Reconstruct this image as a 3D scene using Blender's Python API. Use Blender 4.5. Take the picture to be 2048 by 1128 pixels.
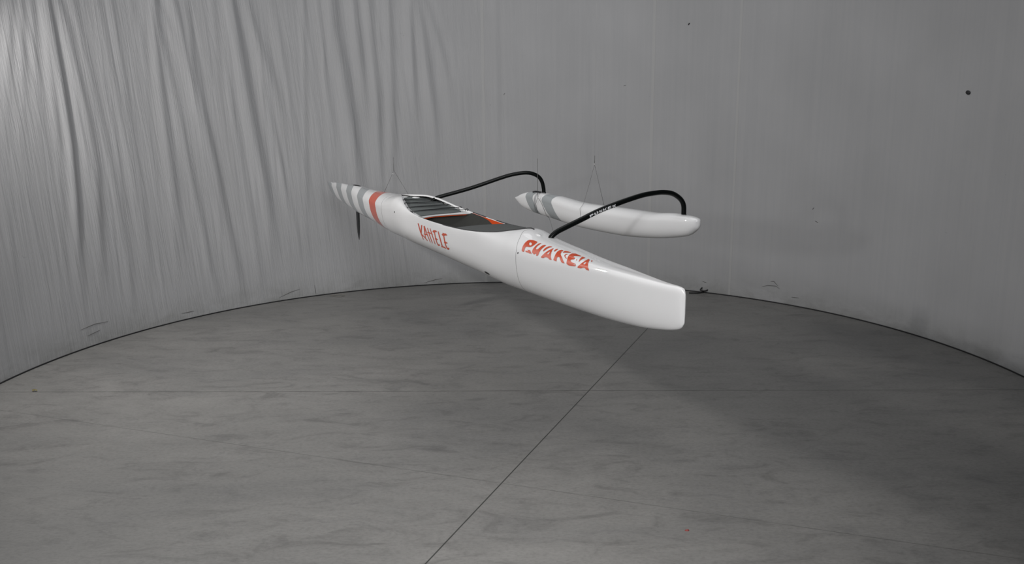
import bpy, bmesh, math, json
import numpy as np
from mathutils import Vector, Matrix

for o in list(bpy.data.objects):
    bpy.data.objects.remove(o)
scene = bpy.context.scene
COL = scene.collection
R_ = math.radians

# ------------------------------------------------------------------ camera
CAM_H, FOC = 2.2, 1700.0
PITCH, ROLL = R_(11.8), R_(-0.5)
cam_d = bpy.data.cameras.new('camera')
cam_d.sensor_fit = 'HORIZONTAL'
cam_d.sensor_width = 36.0
cam_d.lens = 36.0 * FOC / 2048.0
cam_d.clip_start = 0.05
cam = bpy.data.objects.new('camera', cam_d)
COL.objects.link(cam)
_r0, _u0, _f0 = Vector((1, 0, 0)), Vector((0, math.sin(PITCH), math.cos(PITCH))), Vector((0, math.cos(PITCH), -math.sin(PITCH)))
_rt = _r0 * math.cos(ROLL) + _u0 * math.sin(ROLL)
_up = -_r0 * math.sin(ROLL) + _u0 * math.cos(ROLL)
_m = Matrix((_rt, _up, -_f0)).transposed().to_4x4()
_m.translation = Vector((0, 0, CAM_H))
cam.matrix_world = _m
scene.camera = cam

# ------------------------------------------------------------------ light
scene.view_settings.view_transform = 'Standard'
scene.view_settings.look = 'None'
scene.view_settings.exposure = 0.0
scene.view_settings.gamma = 1.0
scene.view_settings.use_curve_mapping = False
world = bpy.data.worlds.new('studio_air')
scene.world = world
world.use_nodes = True
_bg = world.node_tree.nodes['Background']
_bg.inputs[0].default_value = (0.96, 0.98, 1.0, 1)
_bg.inputs[1].default_value = 0.008


def area_light(name, loc, target, power, sx, sy=None, color=(1, 1, 1), spread=180):
    d = bpy.data.lights.new(name, 'AREA')
    d.shape = 'RECTANGLE'
    d.size, d.size_y = sx, sy or sx
    d.energy, d.color = power, color
    d.spread = R_(spread)
    o = bpy.data.objects.new(name, d)
    COL.objects.link(o)
    o.location = loc
    o.rotation_euler = (Vector(target) - Vector(loc)).to_track_quat('-Z', 'Y').to_euler()
    return o




area_light('lamp_beside_camera', (-1.52, 1.8, 2.15), (0.9, 6.2, 1.3), 27, 0.16)
area_light('lamp_on_left_stand', (-3.95, 6.3, 3.2), (0.4, 6.9, 0.8), 86, 0.2, color=(1.0, 0.975, 0.94))
area_light('added_front_fill', (0.4, -0.8, 4.4), (-1.15, 7.0, 1.2), 61, 3.2, 2.0, spread=86)  # added frontal fill, brightens the curtain and the hull side
area_light('added_rear_fill', (0.0, 8.4, 5.4), (0.0, 8.6, 0.0), 26, 4.0, 2.0, color=(0.98, 0.99, 1.0))  # added fill from above the back of the room, not a known fixture
area_light('added_overhead_fill', (-0.6, 5.6, 5.6), (-0.6, 6.2, 0.0), 66, 4.0, 3.0, color=(0.98, 0.99, 1.0))  # invented overhead fill that lifts the deck and floor
area_light('added_floor_fill', (0.3, 1.2, 4.4), (0.3, 3.3, 0.0), 10, 0.8, spread=50, color=(1.0, 0.97, 0.94))  # added beam that makes the bright pool on the near floor

# ------------------------------------------------------------------ helpers


def pchip(x, y, q):
    x = np.asarray(x, float); y = np.asarray(y, float); q = np.asarray(q, float)
    h = np.diff(x); d = np.diff(y) / h; m = np.zeros(len(x))
    for i in range(1, len(x) - 1):
        if d[i - 1] * d[i] > 0:
            w1 = 2 * h[i] + h[i - 1]; w2 = h[i] + 2 * h[i - 1]
            m[i] = (w1 + w2) / (w1 / d[i - 1] + w2 / d[i])
    m[0] = d[0]; m[-1] = d[-1]
    i = np.clip(np.searchsorted(x, q) - 1, 0, len(h) - 1); s = (q - x[i]) / h[i]
    return (1 + 2 * s) * (1 - s) ** 2 * y[i] + s * (1 - s) ** 2 * h[i] * m[i] + s * s * (3 - 2 * s) * y[i + 1] + s * s * (s - 1) * h[i] * m[i + 1]


def mesh_obj(name, verts, faces, material, parent=None, smooth=True, solid=None):
    me = bpy.data.meshes.new(name)
    me.from_pydata([tuple(map(float, v)) for v in verts], [], [tuple(int(i) for i in f) for f in faces])
    bm = bmesh.new(); bm.from_mesh(me)
    if solid:
        bmesh.ops.solidify(bm, geom=bm.faces[:], thickness=solid)
    bmesh.ops.recalc_face_normals(bm, faces=bm.faces[:])
    bm.to_mesh(me); bm.free()
    if smooth:
        me.polygons.foreach_set('use_smooth', [True] * len(me.polygons))
    me.materials.append(material)
    o = bpy.data.objects.new(name, me)
    COL.objects.link(o)
    if parent:
        o.parent = parent
    return o


def grid_faces(nr, nc, closed=False):
    f = []
    for i in range(nr - 1):
        for j in range(nc if closed else nc - 1):
            k = (j + 1) % nc
            f.append((i * nc + j, i * nc + k, (i + 1) * nc + k, (i + 1) * nc + j))
    return f


def catmull(pts, n=8):
    P = [np.array(p, float) for p in pts]
    P = [2 * P[0] - P[1]] + P + [2 * P[-1] - P[-2]]
    out = []
    for i in range(1, len(P) - 2):
        for k in range(n):
            t = k / n
            out.append(0.5 * (2 * P[i] + (P[i + 1] - P[i - 1]) * t + (2 * P[i - 1] - 5 * P[i] + 4 * P[i + 1] - P[i + 2]) * t * t + (3 * P[i] - P[i - 1] - 3 * P[i + 1] + P[i + 2]) * t ** 3))
    out.append(P[-2])
    return out


def tube_geo(pts, rad, ns=12, cap=True):
    P = [np.array(p, float) for p in pts]
    n = len(P)
    rads = rad if hasattr(rad, '__len__') else [rad] * n
    V, F = [], []
    T = [P[min(i + 1, n - 1)] - P[max(i - 1, 0)] for i in range(n)]
    T = [t / (np.linalg.norm(t) + 1e-12) for t in T]
    a = np.array([0, 0, 1.0]) if abs(T[0][2]) < 0.9 else np.array([1.0, 0, 0])
    u = np.cross(T[0], a); u /= np.linalg.norm(u)
    for i in range(n):
        u = u - T[i] * (u @ T[i]); u /= np.linalg.norm(u)
        w = np.cross(T[i], u)
        for k in range(ns):
            q = 2 * math.pi * k / ns
            V.append(P[i] + rads[i] * (u * math.cos(q) + w * math.sin(q)))
    F = grid_faces(n, ns, True)
    if cap:
        F.append(tuple(range(ns))[::-1]); F.append(tuple(range((n - 1) * ns, n * ns)))
    return V, F


def tube(name, pts, rad, material, parent=None, ns=12):
    V, F = tube_geo(pts, rad, ns)
    return mesh_obj(name, V, F, material, parent)


def join_geo(parts):
    V, F = [], []
    for v, f in parts:
        b = len(V); V += list(v); F += [tuple(i + b for i in q) for q in f]
    return V, F


def blob_geo(c, ax, ay, az, nu=10, nv=16):
    c, ax, ay, az = map(lambda q: np.array(q, float), (c, ax, ay, az))
    V = []
    for i in range(nu + 1):
        p = math.pi * i / nu
        for j in range(nv):
            q = 2 * math.pi * j / nv
            V.append(c + az * math.cos(p) + (ax * math.cos(q) + ay * math.sin(q)) * max(math.sin(p), 0.02))
    return V, grid_faces(nu + 1, nv, True)


# ------------------------------------------------------------------ materials


class NT:
    def __init__(self, name):
        self.m = bpy.data.materials.new(name); self.m.use_nodes = True
        self.t = self.m.node_tree; self.b = self.t.nodes['Principled BSDF']

    def n(self, kind, **kw):
        nd = self.t.nodes.new(kind)
        for k, v in kw.items():
            setattr(nd, k, v)
        return nd

    def link(self, a, b):
        self.t.links.new(a, b)

    def val(self, sock, v):
        if hasattr(v, 'is_output'):
            self.link(v, sock)
        else:
            sock.default_value = v

    def math(self, op, a, b=0.0, c=0.0, clamp=False):
        nd = self.n('ShaderNodeMath', operation=op, use_clamp=clamp)
        for i, v in enumerate((a, b, c)):
            self.val(nd.inputs[i], v)
        return nd.outputs[0]

    def mix(self, f, a, b, blend='MIX'):
        nd = self.n('ShaderNodeMix', data_type='RGBA', blend_type=blend)
        self.val(nd.inputs[0], f); self.val(nd.inputs[6], a); self.val(nd.inputs[7], b)
        return nd.outputs[2]

    def noise(self, vec, scale, detail=4.0, rough=0.55, dist=0.0):
        nd = self.n('ShaderNodeTexNoise')
        if vec is not None:
            self.link(vec, nd.inputs['Vector'])
        nd.inputs['Scale'].default_value = scale; nd.inputs['Detail'].default_value = detail
        nd.inputs['Roughness'].default_value = rough; nd.inputs['Distortion'].default_value = dist
        return nd.outputs[0]

    def ramp(self, f, stops, interp='LINEAR'):
        nd = self.n('ShaderNodeValToRGB'); nd.color_ramp.interpolation = interp
        e = nd.color_ramp.elements
        while len(e) < len(stops):
            e.new(0.5)
        for q, (p, c) in zip(e, stops):
            q.position = p; q.color = (c if hasattr(c, '__len__') else (c, c, c)) + ((1,) if not hasattr(c, '__len__') or len(c) == 3 else ())
        self.link(f, nd.inputs[0])
        return nd.outputs[0]

    def obj(self, scale=(1, 1, 1), rot=(0, 0, 0)):
        tc = self.n('ShaderNodeTexCoord'); mp = self.n('ShaderNodeMapping')
        mp.inputs['Scale'].default_value = scale; mp.inputs['Rotation'].default_value = rot
        self.link(tc.outputs['Object'], mp.inputs[0])
        return mp.outputs[0]

    def attr(self, name):
        nd = self.n('ShaderNodeAttribute'); nd.attribute_name = name
        return nd.outputs['Fac']

    def bump(self, h, strength, dist):
        nd = self.n('ShaderNodeBump'); nd.inputs['Strength'].default_value = strength; nd.inputs['Distance'].default_value = dist
        self.link(h, nd.inputs['Height']); self.link(nd.outputs[0], self.b.inputs['Normal'])


def plain(name, color, rough=0.5, metal=0.0, coat=0.0, grain=0.0, scale=60):
    k = NT(name)
    k.b.inputs['Roughness'].default_value = rough; k.b.inputs['Metallic'].default_value = metal
    k.b.inputs['Coat Weight'].default_value = coat; k.b.inputs['Coat Roughness'].default_value = 0.05
    c = tuple(color) + (1,)
    if grain:
        f = k.noise(k.obj(), scale, 3)
        k.link(k.mix(f, tuple(v * (1 - grain) for v in color) + (1,), tuple(min(1, v * (1 + grain)) for v in color) + (1,)), k.b.inputs['Base Color'])
    else:
        k.b.inputs['Base Color'].default_value = c
    return k.m


GEL = (0.72, 0.72, 0.73)
GREY = (0.30, 0.32, 0.33)
ORANGE = (0.52, 0.058, 0.013)
M_white = plain('white_gelcoat', GEL, 0.22, coat=0.5)
M_orange = plain('orange_vinyl', ORANGE, 0.5, coat=0.8)
M_orange_paint = plain('orange_paint', (0.70, 0.075, 0.006), 0.4)
M_black = plain('black_carbon_tube', (0.004, 0.005, 0.005), 0.3)
M_black.node_tree.nodes['Principled BSDF'].inputs['Specular IOR Level'].default_value = 0.16
M_blackmat = plain('black_rubber', (0.012, 0.012, 0.014), 0.55)
M_pad = plain('grey_foam_pad', (0.085, 0.095, 0.095), 0.75, grain=0.12, scale=30)
M_cover = plain('dark_grey_matte', (0.062, 0.066, 0.066), 0.75, grain=0.05, scale=20)
M_seat = plain('dark_olive_seat', (0.013, 0.0135, 0.011), 0.8, grain=0.25, scale=9)
M_cord = plain('bungee_cord', (0.02, 0.022, 0.024), 0.7)
M_steel = plain('steel_wire', (0.11, 0.11, 0.11), 0.5, metal=0.3)
M_line = plain('clear_line', (0.42, 0.42, 0.42), 0.4)
M_vinyl = plain('white_vinyl', (0.75, 0.75, 0.78), 0.4)


def canoe_paint(name, bands, seams):
    """white gelcoat with painted bands (attribute 'band') and hairline seams (attributes)"""
    k = NT(name)
    a = k.attr('band')
    nodes = None
    col = GEL + (1,)
    for lo, hi, c in bands:
        f = k.math('MULTIPLY', k.math('GREATER_THAN', a, lo), k.math('LESS_THAN', a, hi))
        col = k.mix(f, col, c + (1,))
    for s, w in seams:
        f = k.math('LESS_THAN', k.math('ABSOLUTE', k.attr(s)), w)
        col = k.mix(f, col, (0.16, 0.16, 0.16, 1))
    k.val(k.b.inputs['Base Color'], col)
    k.b.inputs['Roughness'].default_value = 0.5; k.b.inputs['Specular IOR Level'].default_value = 0.1
    k.b.inputs['Coat Weight'].default_value = 1.0; k.b.inputs['Coat Roughness'].default_value = 0.025
    return k.m


# ---- measured outlines: lettering as (t, girth) on the hull, curtain folds as (angle, height)
DATA = {}
DATA['brand'] = [
    [[
        (1.3502, 0.4120), (1.3452, 0.4133), (1.3402, 0.4147), (1.3352, 0.4161), (1.3303, 0.4174), (1.3251, 0.4182), (1.3200, 0.4190), (1.3148, 0.4197),
        (1.3082, 0.4201), (1.3015, 0.4204), (1.2947, 0.4206), (1.2880, 0.4208), (1.2829, 0.4173), (1.2781, 0.4137), (1.2778, 0.4083), (1.2779, 0.4030),
        (1.2783, 0.3979), (1.2789, 0.3928), (1.2798, 0.3891), (1.2809, 0.3855), (1.2821, 0.3819), (1.2841, 0.3777), (1.2863, 0.3736), (1.2887, 0.3695),
        (1.2921, 0.3665), (1.2956, 0.3636), (1.2999, 0.3616), (1.3043, 0.3595), (1.3086, 0.3575), (1.3129, 0.3563), (1.3173, 0.3551), (1.3237, 0.3547),
        (1.3302, 0.3542), (1.3368, 0.3523), (1.3402, 0.3499), (1.3437, 0.3476), (1.3457, 0.3430), (1.3452, 0.3385), (1.3449, 0.3341), (1.3444, 0.3310),
        (1.3440, 0.3279), (1.3429, 0.3230), (1.3420, 0.3181), (1.3435, 0.3140), (1.3497, 0.3113), (1.3551, 0.3110), (1.3600, 0.3118), (1.3649, 0.3125),
        (1.3690, 0.3151), (1.3703, 0.3184), (1.3717, 0.3216), (1.3723, 0.3248), (1.3730, 0.3281), (1.3736, 0.3323), (1.3743, 0.3366), (1.3752, 0.3410),
        (1.3752, 0.3458), (1.3755, 0.3508), (1.3750, 0.3549), (1.3748, 0.3590), (1.3747, 0.3632), (1.3748, 0.3675), (1.3741, 0.3726), (1.3737, 0.3778),
        (1.3724, 0.3825), (1.3713, 0.3873), (1.3705, 0.3921), (1.3687, 0.3959), (1.3671, 0.3996), (1.3645, 0.4022), (1.3618, 0.4048), (1.3593, 0.4074),
        (1.3548, 0.4097),
    ], [
        (1.3302, 0.3937), (1.3238, 0.3925), (1.3174, 0.3912), (1.3111, 0.3880), (1.3080, 0.3844), (1.3050, 0.3808), (1.3043, 0.3767), (1.3060, 0.3741),
        (1.3079, 0.3715), (1.3122, 0.3701), (1.3167, 0.3705), (1.3212, 0.3710), (1.3270, 0.3736), (1.3312, 0.3772), (1.3356, 0.3807), (1.3376, 0.3853),
        (1.3363, 0.3888), (1.3351, 0.3922),
    ]],
    [[
        (1.3262, 0.3254), (1.3206, 0.3260), (1.3149, 0.3266), (1.3093, 0.3271), (1.3062, 0.3295), (1.3101, 0.3322), (1.3141, 0.3349), (1.3126, 0.3364),
        (1.3063, 0.3360), (1.3001, 0.3356), (1.2955, 0.3362), (1.2947, 0.3395), (1.2917, 0.3387), (1.2877, 0.3360), (1.2837, 0.3332), (1.2797, 0.3306),
        (1.2757, 0.3279), (1.2704, 0.3245), (1.2651, 0.3211), (1.2600, 0.3177), (1.2591, 0.3147), (1.2651, 0.3152), (1.2712, 0.3158), (1.2770, 0.3157),
        (1.2822, 0.3142), (1.2863, 0.3144), (1.2932, 0.3166), (1.2976, 0.3169), (1.3018, 0.3171), (1.3080, 0.3166), (1.3142, 0.3161), (1.3204, 0.3156),
        (1.3276, 0.3171), (1.3291, 0.3200), (1.3308, 0.3229),
    ], None],
    [[
        (1.2412, 0.4214), (1.2464, 0.4187), (1.2517, 0.4161), (1.2537, 0.4133), (1.2559, 0.4106), (1.2567, 0.4069), (1.2576, 0.4032), (1.2587, 0.3995),
        (1.2594, 0.3957), (1.2602, 0.3918), (1.2607, 0.3878), (1.2613, 0.3838), (1.2620, 0.3799), (1.2625, 0.3755), (1.2631, 0.3712), (1.2635, 0.3665),
        (1.2641, 0.3618), (1.2649, 0.3572), (1.2650, 0.3529), (1.2652, 0.3487), (1.2646, 0.3448), (1.2641, 0.3409), (1.2638, 0.3370), (1.2630, 0.3343),
        (1.2622, 0.3315), (1.2600, 0.3288), (1.2580, 0.3262), (1.2538, 0.3233), (1.2496, 0.3216), (1.2454, 0.3199), (1.2404, 0.3180), (1.2336, 0.3159),
        (1.2289, 0.3172), (1.2253, 0.3203), (1.2219, 0.3234), (1.2179, 0.3250), (1.2128, 0.3235), (1.2105, 0.3207), (1.2096, 0.3173), (1.2088, 0.3140),
        (1.2063, 0.3114), (1.2003, 0.3105), (1.1962, 0.3122), (1.1933, 0.3153), (1.1904, 0.3184), (1.1887, 0.3237), (1.1890, 0.3285), (1.1895, 0.3333),
        (1.1895, 0.3363), (1.1896, 0.3394), (1.1893, 0.3435), (1.1891, 0.3478), (1.1890, 0.3509), (1.1890, 0.3540), (1.1890, 0.3590), (1.1892, 0.3642),
        (1.1887, 0.3682), (1.1883, 0.3722), (1.1873, 0.3768), (1.1865, 0.3815), (1.1859, 0.3862), (1.1851, 0.3917), (1.1847, 0.3974), (1.1844, 0.4022),
        (1.1843, 0.4071), (1.1845, 0.4121), (1.1849, 0.4172), (1.1898, 0.4223), (1.1936, 0.4205), (1.1976, 0.4187), (1.2015, 0.4169), (1.2041, 0.4143),
        (1.2068, 0.4118), (1.2089, 0.4069), (1.2112, 0.4021), (1.2120, 0.3983), (1.2130, 0.3946), (1.2132, 0.3903), (1.2137, 0.3861), (1.2143, 0.3820),
        (1.2150, 0.3783), (1.2157, 0.3747), (1.2169, 0.3700), (1.2183, 0.3654), (1.2214, 0.3612), (1.2245, 0.3596), (1.2277, 0.3580), (1.2321, 0.3574),
        (1.2390, 0.3587), (1.2418, 0.3610), (1.2435, 0.3668), (1.2441, 0.3722), (1.2444, 0.3775), (1.2449, 0.3829), (1.2444, 0.3866), (1.2442, 0.3904),
        (1.2431, 0.3943), (1.2422, 0.3983), (1.2415, 0.4023), (1.2407, 0.4060), (1.2401, 0.4097), (1.2390, 0.4146), (1.2382, 0.4197),
    ], None],
    [[
        (1.1596, 0.3589), (1.1647, 0.3641), (1.1661, 0.3696), (1.1657, 0.3755), (1.1657, 0.3815), (1.1651, 0.3855), (1.1647, 0.3897), (1.1638, 0.3939),
        (1.1630, 0.3982), (1.1624, 0.4025), (1.1611, 0.4065), (1.1599, 0.4105), (1.1578, 0.4141), (1.1559, 0.4178), (1.1542, 0.4216), (1.1507, 0.4241),
        (1.1472, 0.4267), (1.1419, 0.4281), (1.1366, 0.4294), (1.1313, 0.4308), (1.1276, 0.4284), (1.1293, 0.4247), (1.1311, 0.4211), (1.1331, 0.4176),
        (1.1348, 0.4141), (1.1366, 0.4107), (1.1389, 0.4057), (1.1413, 0.4008), (1.1426, 0.3970), (1.1439, 0.3933), (1.1449, 0.3890), (1.1460, 0.3848),
        (1.1472, 0.3806), (1.1487, 0.3766), (1.1502, 0.3726), (1.1520, 0.3686), (1.1538, 0.3648), (1.1558, 0.3609),
    ], None],
    [[
        (1.1044, 0.4214), (1.1056, 0.4157), (1.1071, 0.4101), (1.1086, 0.4057), (1.1102, 0.4013), (1.1123, 0.3964), (1.1147, 0.3916), (1.1173, 0.3869),
        (1.1196, 0.3817), (1.1222, 0.3767), (1.1246, 0.3712), (1.1273, 0.3659), (1.1302, 0.3607), (1.1327, 0.3554), (1.1354, 0.3502), (1.1377, 0.3449),
        (1.1403, 0.3396), (1.1431, 0.3345), (1.1455, 0.3303), (1.1479, 0.3261), (1.1509, 0.3210), (1.1540, 0.3161), (1.1553, 0.3113), (1.1527, 0.3066),
        (1.1470, 0.3056), (1.1397, 0.3065), (1.1324, 0.3073), (1.1289, 0.3085), (1.1255, 0.3097), (1.1224, 0.3124), (1.1194, 0.3152), (1.1139, 0.3175),
        (1.1087, 0.3181), (1.1034, 0.3187), (1.0964, 0.3183), (1.0911, 0.3170), (1.0858, 0.3157), (1.0794, 0.3131), (1.0751, 0.3105), (1.0708, 0.3079),
        (1.0669, 0.3071), (1.0631, 0.3063), (1.0558, 0.3065), (1.0485, 0.3067), (1.0462, 0.3091), (1.0499, 0.3124), (1.0538, 0.3157), (1.0560, 0.3187),
        (1.0583, 0.3216), (1.0613, 0.3272), (1.0645, 0.3328), (1.0665, 0.3370), (1.0687, 0.3414), (1.0709, 0.3462), (1.0732, 0.3512), (1.0758, 0.3561),
        (1.0780, 0.3618), (1.0805, 0.3676), (1.0829, 0.3741), (1.0856, 0.3807), (1.0886, 0.3874), (1.0910, 0.3938), (1.0937, 0.4002), (1.0957, 0.4064),
        (1.0981, 0.4126), (1.1008, 0.4189),
    ], [
        (1.1056, 0.3752), (1.1069, 0.3701), (1.1085, 0.3651), (1.1102, 0.3602), (1.1111, 0.3569), (1.1120, 0.3536), (1.1115, 0.3484), (1.1086, 0.3466),
        (1.1045, 0.3465), (1.1003, 0.3465), (1.0968, 0.3500), (1.0962, 0.3558), (1.0958, 0.3616), (1.0973, 0.3685), (1.0999, 0.3730), (1.1027, 0.3774),
    ]],
    [[
        (1.0674, 0.3914), (1.0709, 0.3963), (1.0747, 0.4013), (1.0768, 0.4083), (1.0764, 0.4138), (1.0764, 0.4195), (1.0752, 0.4226), (1.0741, 0.4258),
        (1.0707, 0.4294), (1.0675, 0.4332), (1.0639, 0.4314), (1.0621, 0.4250), (1.0607, 0.4187), (1.0602, 0.4148), (1.0598, 0.4109), (1.0598, 0.4055),
        (1.0601, 0.4002), (1.0613, 0.3950), (1.0642, 0.3898),
    ], None],
    [[
        (1.0350, 0.4352), (1.0372, 0.4305), (1.0397, 0.4259), (1.0403, 0.4220), (1.0411, 0.4182), (1.0410, 0.4112), (1.0413, 0.4044), (1.0406, 0.3992),
        (1.0401, 0.3940), (1.0387, 0.3882), (1.0377, 0.3824), (1.0369, 0.3768), (1.0357, 0.3709), (1.0347, 0.3652), (1.0334, 0.3592), (1.0323, 0.3534),
        (1.0315, 0.3476), (1.0308, 0.3413), (1.0304, 0.3351), (1.0301, 0.3284), (1.0302, 0.3218), (1.0306, 0.3155), (1.0292, 0.3121), (1.0280, 0.3088),
        (1.0231, 0.3081), (1.0183, 0.3073), (1.0118, 0.3059), (1.0068, 0.3045), (1.0019, 0.3032), (0.9986, 0.3055), (0.9987, 0.3104), (0.9989, 0.3153),
        (0.9999, 0.3221), (1.0012, 0.3272), (1.0025, 0.3323), (1.0030, 0.3385), (1.0021, 0.3425), (1.0014, 0.3465), (0.9977, 0.3499), (0.9929, 0.3509),
        (0.9881, 0.3519), (0.9819, 0.3483), (0.9776, 0.3418), (0.9736, 0.3355), (0.9704, 0.3311), (0.9673, 0.3267), (0.9635, 0.3221), (0.9599, 0.3176),
        (0.9565, 0.3131), (0.9531, 0.3102), (0.9498, 0.3073), (0.9448, 0.3053), (0.9399, 0.3033), (0.9365, 0.3029), (0.9330, 0.3026), (0.9276, 0.3035),
        (0.9221, 0.3045), (0.9213, 0.3079), (0.9254, 0.3120), (0.9297, 0.3161), (0.9326, 0.3194), (0.9356, 0.3228), (0.9401, 0.3289), (0.9449, 0.3350),
        (0.9483, 0.3391), (0.9517, 0.3433), (0.9571, 0.3495), (0.9627, 0.3558), (0.9664, 0.3596), (0.9701, 0.3633), (0.9755, 0.3682), (0.9811, 0.3731),
        (0.9878, 0.3794), (0.9922, 0.3840), (0.9969, 0.3887), (1.0002, 0.3945), (1.0006, 0.3986), (1.0012, 0.4028), (1.0040, 0.4079), (1.0116, 0.4149),
        (1.0134, 0.4204), (1.0123, 0.4252), (1.0114, 0.4301), (1.0124, 0.4351), (1.0167, 0.4404), (1.0213, 0.4414), (1.0259, 0.4403), (1.0305, 0.4391),
        (1.0327, 0.4372),
    ], None],
    [[
        (0.9992, 0.4179), (0.9995, 0.4249), (1.0003, 0.4319), (1.0015, 0.4390), (0.9998, 0.4434), (0.9983, 0.4479), (0.9935, 0.4496), (0.9887, 0.4513),
        (0.9840, 0.4531), (0.9784, 0.4545), (0.9729, 0.4560), (0.9666, 0.4572), (0.9604, 0.4584), (0.9541, 0.4596), (0.9512, 0.4555), (0.9538, 0.4516),
        (0.9566, 0.4476), (0.9595, 0.4437), (0.9626, 0.4399), (0.9660, 0.4365), (0.9694, 0.4331), (0.9729, 0.4298), (0.9766, 0.4269), (0.9805, 0.4240),
        (0.9843, 0.4211), (0.9883, 0.4183), (0.9924, 0.4156),
    ], None],
    [[
        (0.9486, 0.4199), (0.9533, 0.4173), (0.9582, 0.4148), (0.9597, 0.4119), (0.9612, 0.4090), (0.9612, 0.4027), (0.9614, 0.3966), (0.9589, 0.3890),
        (0.9548, 0.3838), (0.9509, 0.3786), (0.9468, 0.3750), (0.9428, 0.3714), (0.9372, 0.3676), (0.9318, 0.3638), (0.9264, 0.3599), (0.9203, 0.3571),
        (0.9179, 0.3602), (0.9210, 0.3639), (0.9269, 0.3678), (0.9329, 0.3718), (0.9395, 0.3772), (0.9434, 0.3814), (0.9473, 0.3857), (0.9503, 0.3916),
        (0.9509, 0.3964), (0.9516, 0.4012), (0.9507, 0.4078), (0.9485, 0.4129), (0.9466, 0.4181),
    ], None],
    [[
        (0.9308, 0.4535), (0.9278, 0.4565), (0.9249, 0.4595), (0.9220, 0.4625), (0.9193, 0.4655), (0.9165, 0.4676), (0.9139, 0.4697), (0.9112, 0.4700),
        (0.9067, 0.4700), (0.9023, 0.4700), (0.8979, 0.4700), (0.8925, 0.4700), (0.8872, 0.4700), (0.8808, 0.4700), (0.8744, 0.4700), (0.8680, 0.4700),
        (0.8600, 0.4700), (0.8578, 0.4700), (0.8558, 0.4686), (0.8569, 0.4653), (0.8581, 0.4618), (0.8618, 0.4584), (0.8656, 0.4550), (0.8694, 0.4516),
        (0.8728, 0.4485), (0.8762, 0.4454), (0.8790, 0.4426), (0.8819, 0.4399), (0.8850, 0.4371), (0.8866, 0.4344), (0.8883, 0.4316), (0.8889, 0.4274),
        (0.8896, 0.4233), (0.8890, 0.4185), (0.8857, 0.4122), (0.8812, 0.4101), (0.8760, 0.4102), (0.8707, 0.4102), (0.8650, 0.4062), (0.8617, 0.4001),
        (0.8588, 0.3940), (0.8586, 0.3869), (0.8614, 0.3825), (0.8643, 0.3781), (0.8667, 0.3758), (0.8691, 0.3735), (0.8736, 0.3708), (0.8781, 0.3682),
        (0.8802, 0.3627), (0.8790, 0.3571), (0.8780, 0.3516), (0.8744, 0.3455), (0.8699, 0.3419), (0.8655, 0.3383), (0.8619, 0.3368), (0.8583, 0.3353),
        (0.8519, 0.3344), (0.8454, 0.3334), (0.8417, 0.3328), (0.8380, 0.3321), (0.8335, 0.3313), (0.8289, 0.3304), (0.8240, 0.3257), (0.8212, 0.3196),
        (0.8187, 0.3137), (0.8178, 0.3078), (0.8202, 0.3015), (0.8234, 0.3001), (0.8266, 0.2987), (0.8321, 0.2980), (0.8376, 0.2973), (0.8432, 0.2966),
        (0.8488, 0.2960), (0.8543, 0.2953), (0.8599, 0.2948), (0.8655, 0.2942), (0.8712, 0.2937), (0.8762, 0.2943), (0.8812, 0.2950), (0.8857, 0.2969),
        (0.8902, 0.2988), (0.8947, 0.3008), (0.8974, 0.3029), (0.9002, 0.3051), (0.9017, 0.3089), (0.9032, 0.3127), (0.9040, 0.3171), (0.9049, 0.3217),
        (0.9056, 0.3282), (0.9066, 0.3350), (0.9079, 0.3419), (0.9093, 0.3481), (0.9110, 0.3545), (0.9136, 0.3629), (0.9167, 0.3716), (0.9185, 0.3777),
        (0.9206, 0.3839), (0.9235, 0.3938), (0.9271, 0.4040), (0.9283, 0.4111), (0.9299, 0.4184), (0.9304, 0.4261), (0.9314, 0.4339), (0.9329, 0.4417),
        (0.9317, 0.4476),
    ], [
        (0.8388, 0.3152), (0.8348, 0.3186), (0.8320, 0.3192), (0.8276, 0.3173), (0.8264, 0.3155), (0.8271, 0.3120), (0.8285, 0.3107), (0.8320, 0.3102),
        (0.8346, 0.3108), (0.8388, 0.3133),
    ]],
    [[
        (0.8426, 0.4032), (0.8427, 0.3944), (0.8412, 0.3877), (0.8368, 0.3767), (0.8350, 0.3745), (0.8334, 0.3791), (0.8346, 0.3857), (0.8373, 0.3933),
        (0.8405, 0.4010),
    ], None],
    [[
        (0.8094, 0.3707), (0.8139, 0.3807), (0.8155, 0.3870), (0.8173, 0.3933), (0.8195, 0.4026), (0.8223, 0.4121), (0.8256, 0.4217), (0.8286, 0.4305),
        (0.8320, 0.4393), (0.8349, 0.4473), (0.8383, 0.4551), (0.8421, 0.4627), (0.8435, 0.4690), (0.8452, 0.4700), (0.8442, 0.4700), (0.8434, 0.4700),
        (0.8428, 0.4700), (0.8413, 0.4700), (0.8399, 0.4700), (0.8385, 0.4700), (0.8356, 0.4700), (0.8328, 0.4700), (1.0231, 0.4700), (1.0148, 0.4700),
        (1.0133, 0.4700), (0.8209, 0.4700), (0.8198, 0.4700), (0.8188, 0.4700), (0.8176, 0.4700), (0.8166, 0.4700), (0.8154, 0.4700), (0.8145, 0.4680),
        (0.8138, 0.4623), (0.8129, 0.4565), (0.8123, 0.4506), (0.8113, 0.4417), (0.8108, 0.4327), (0.8099, 0.4260), (0.8093, 0.4194), (0.8077, 0.4086),
        (0.8067, 0.3980), (0.8065, 0.3921), (0.8065, 0.3862), (0.8069, 0.3790), (0.8075, 0.3719),
    ], None],
    [[
        (0.7966, 0.4700), (0.7942, 0.4700), (0.7920, 0.4700), (0.7899, 0.4700), (0.7868, 0.4700), (0.7841, 0.4692), (0.7816, 0.4616), (0.7796, 0.4538),
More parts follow.
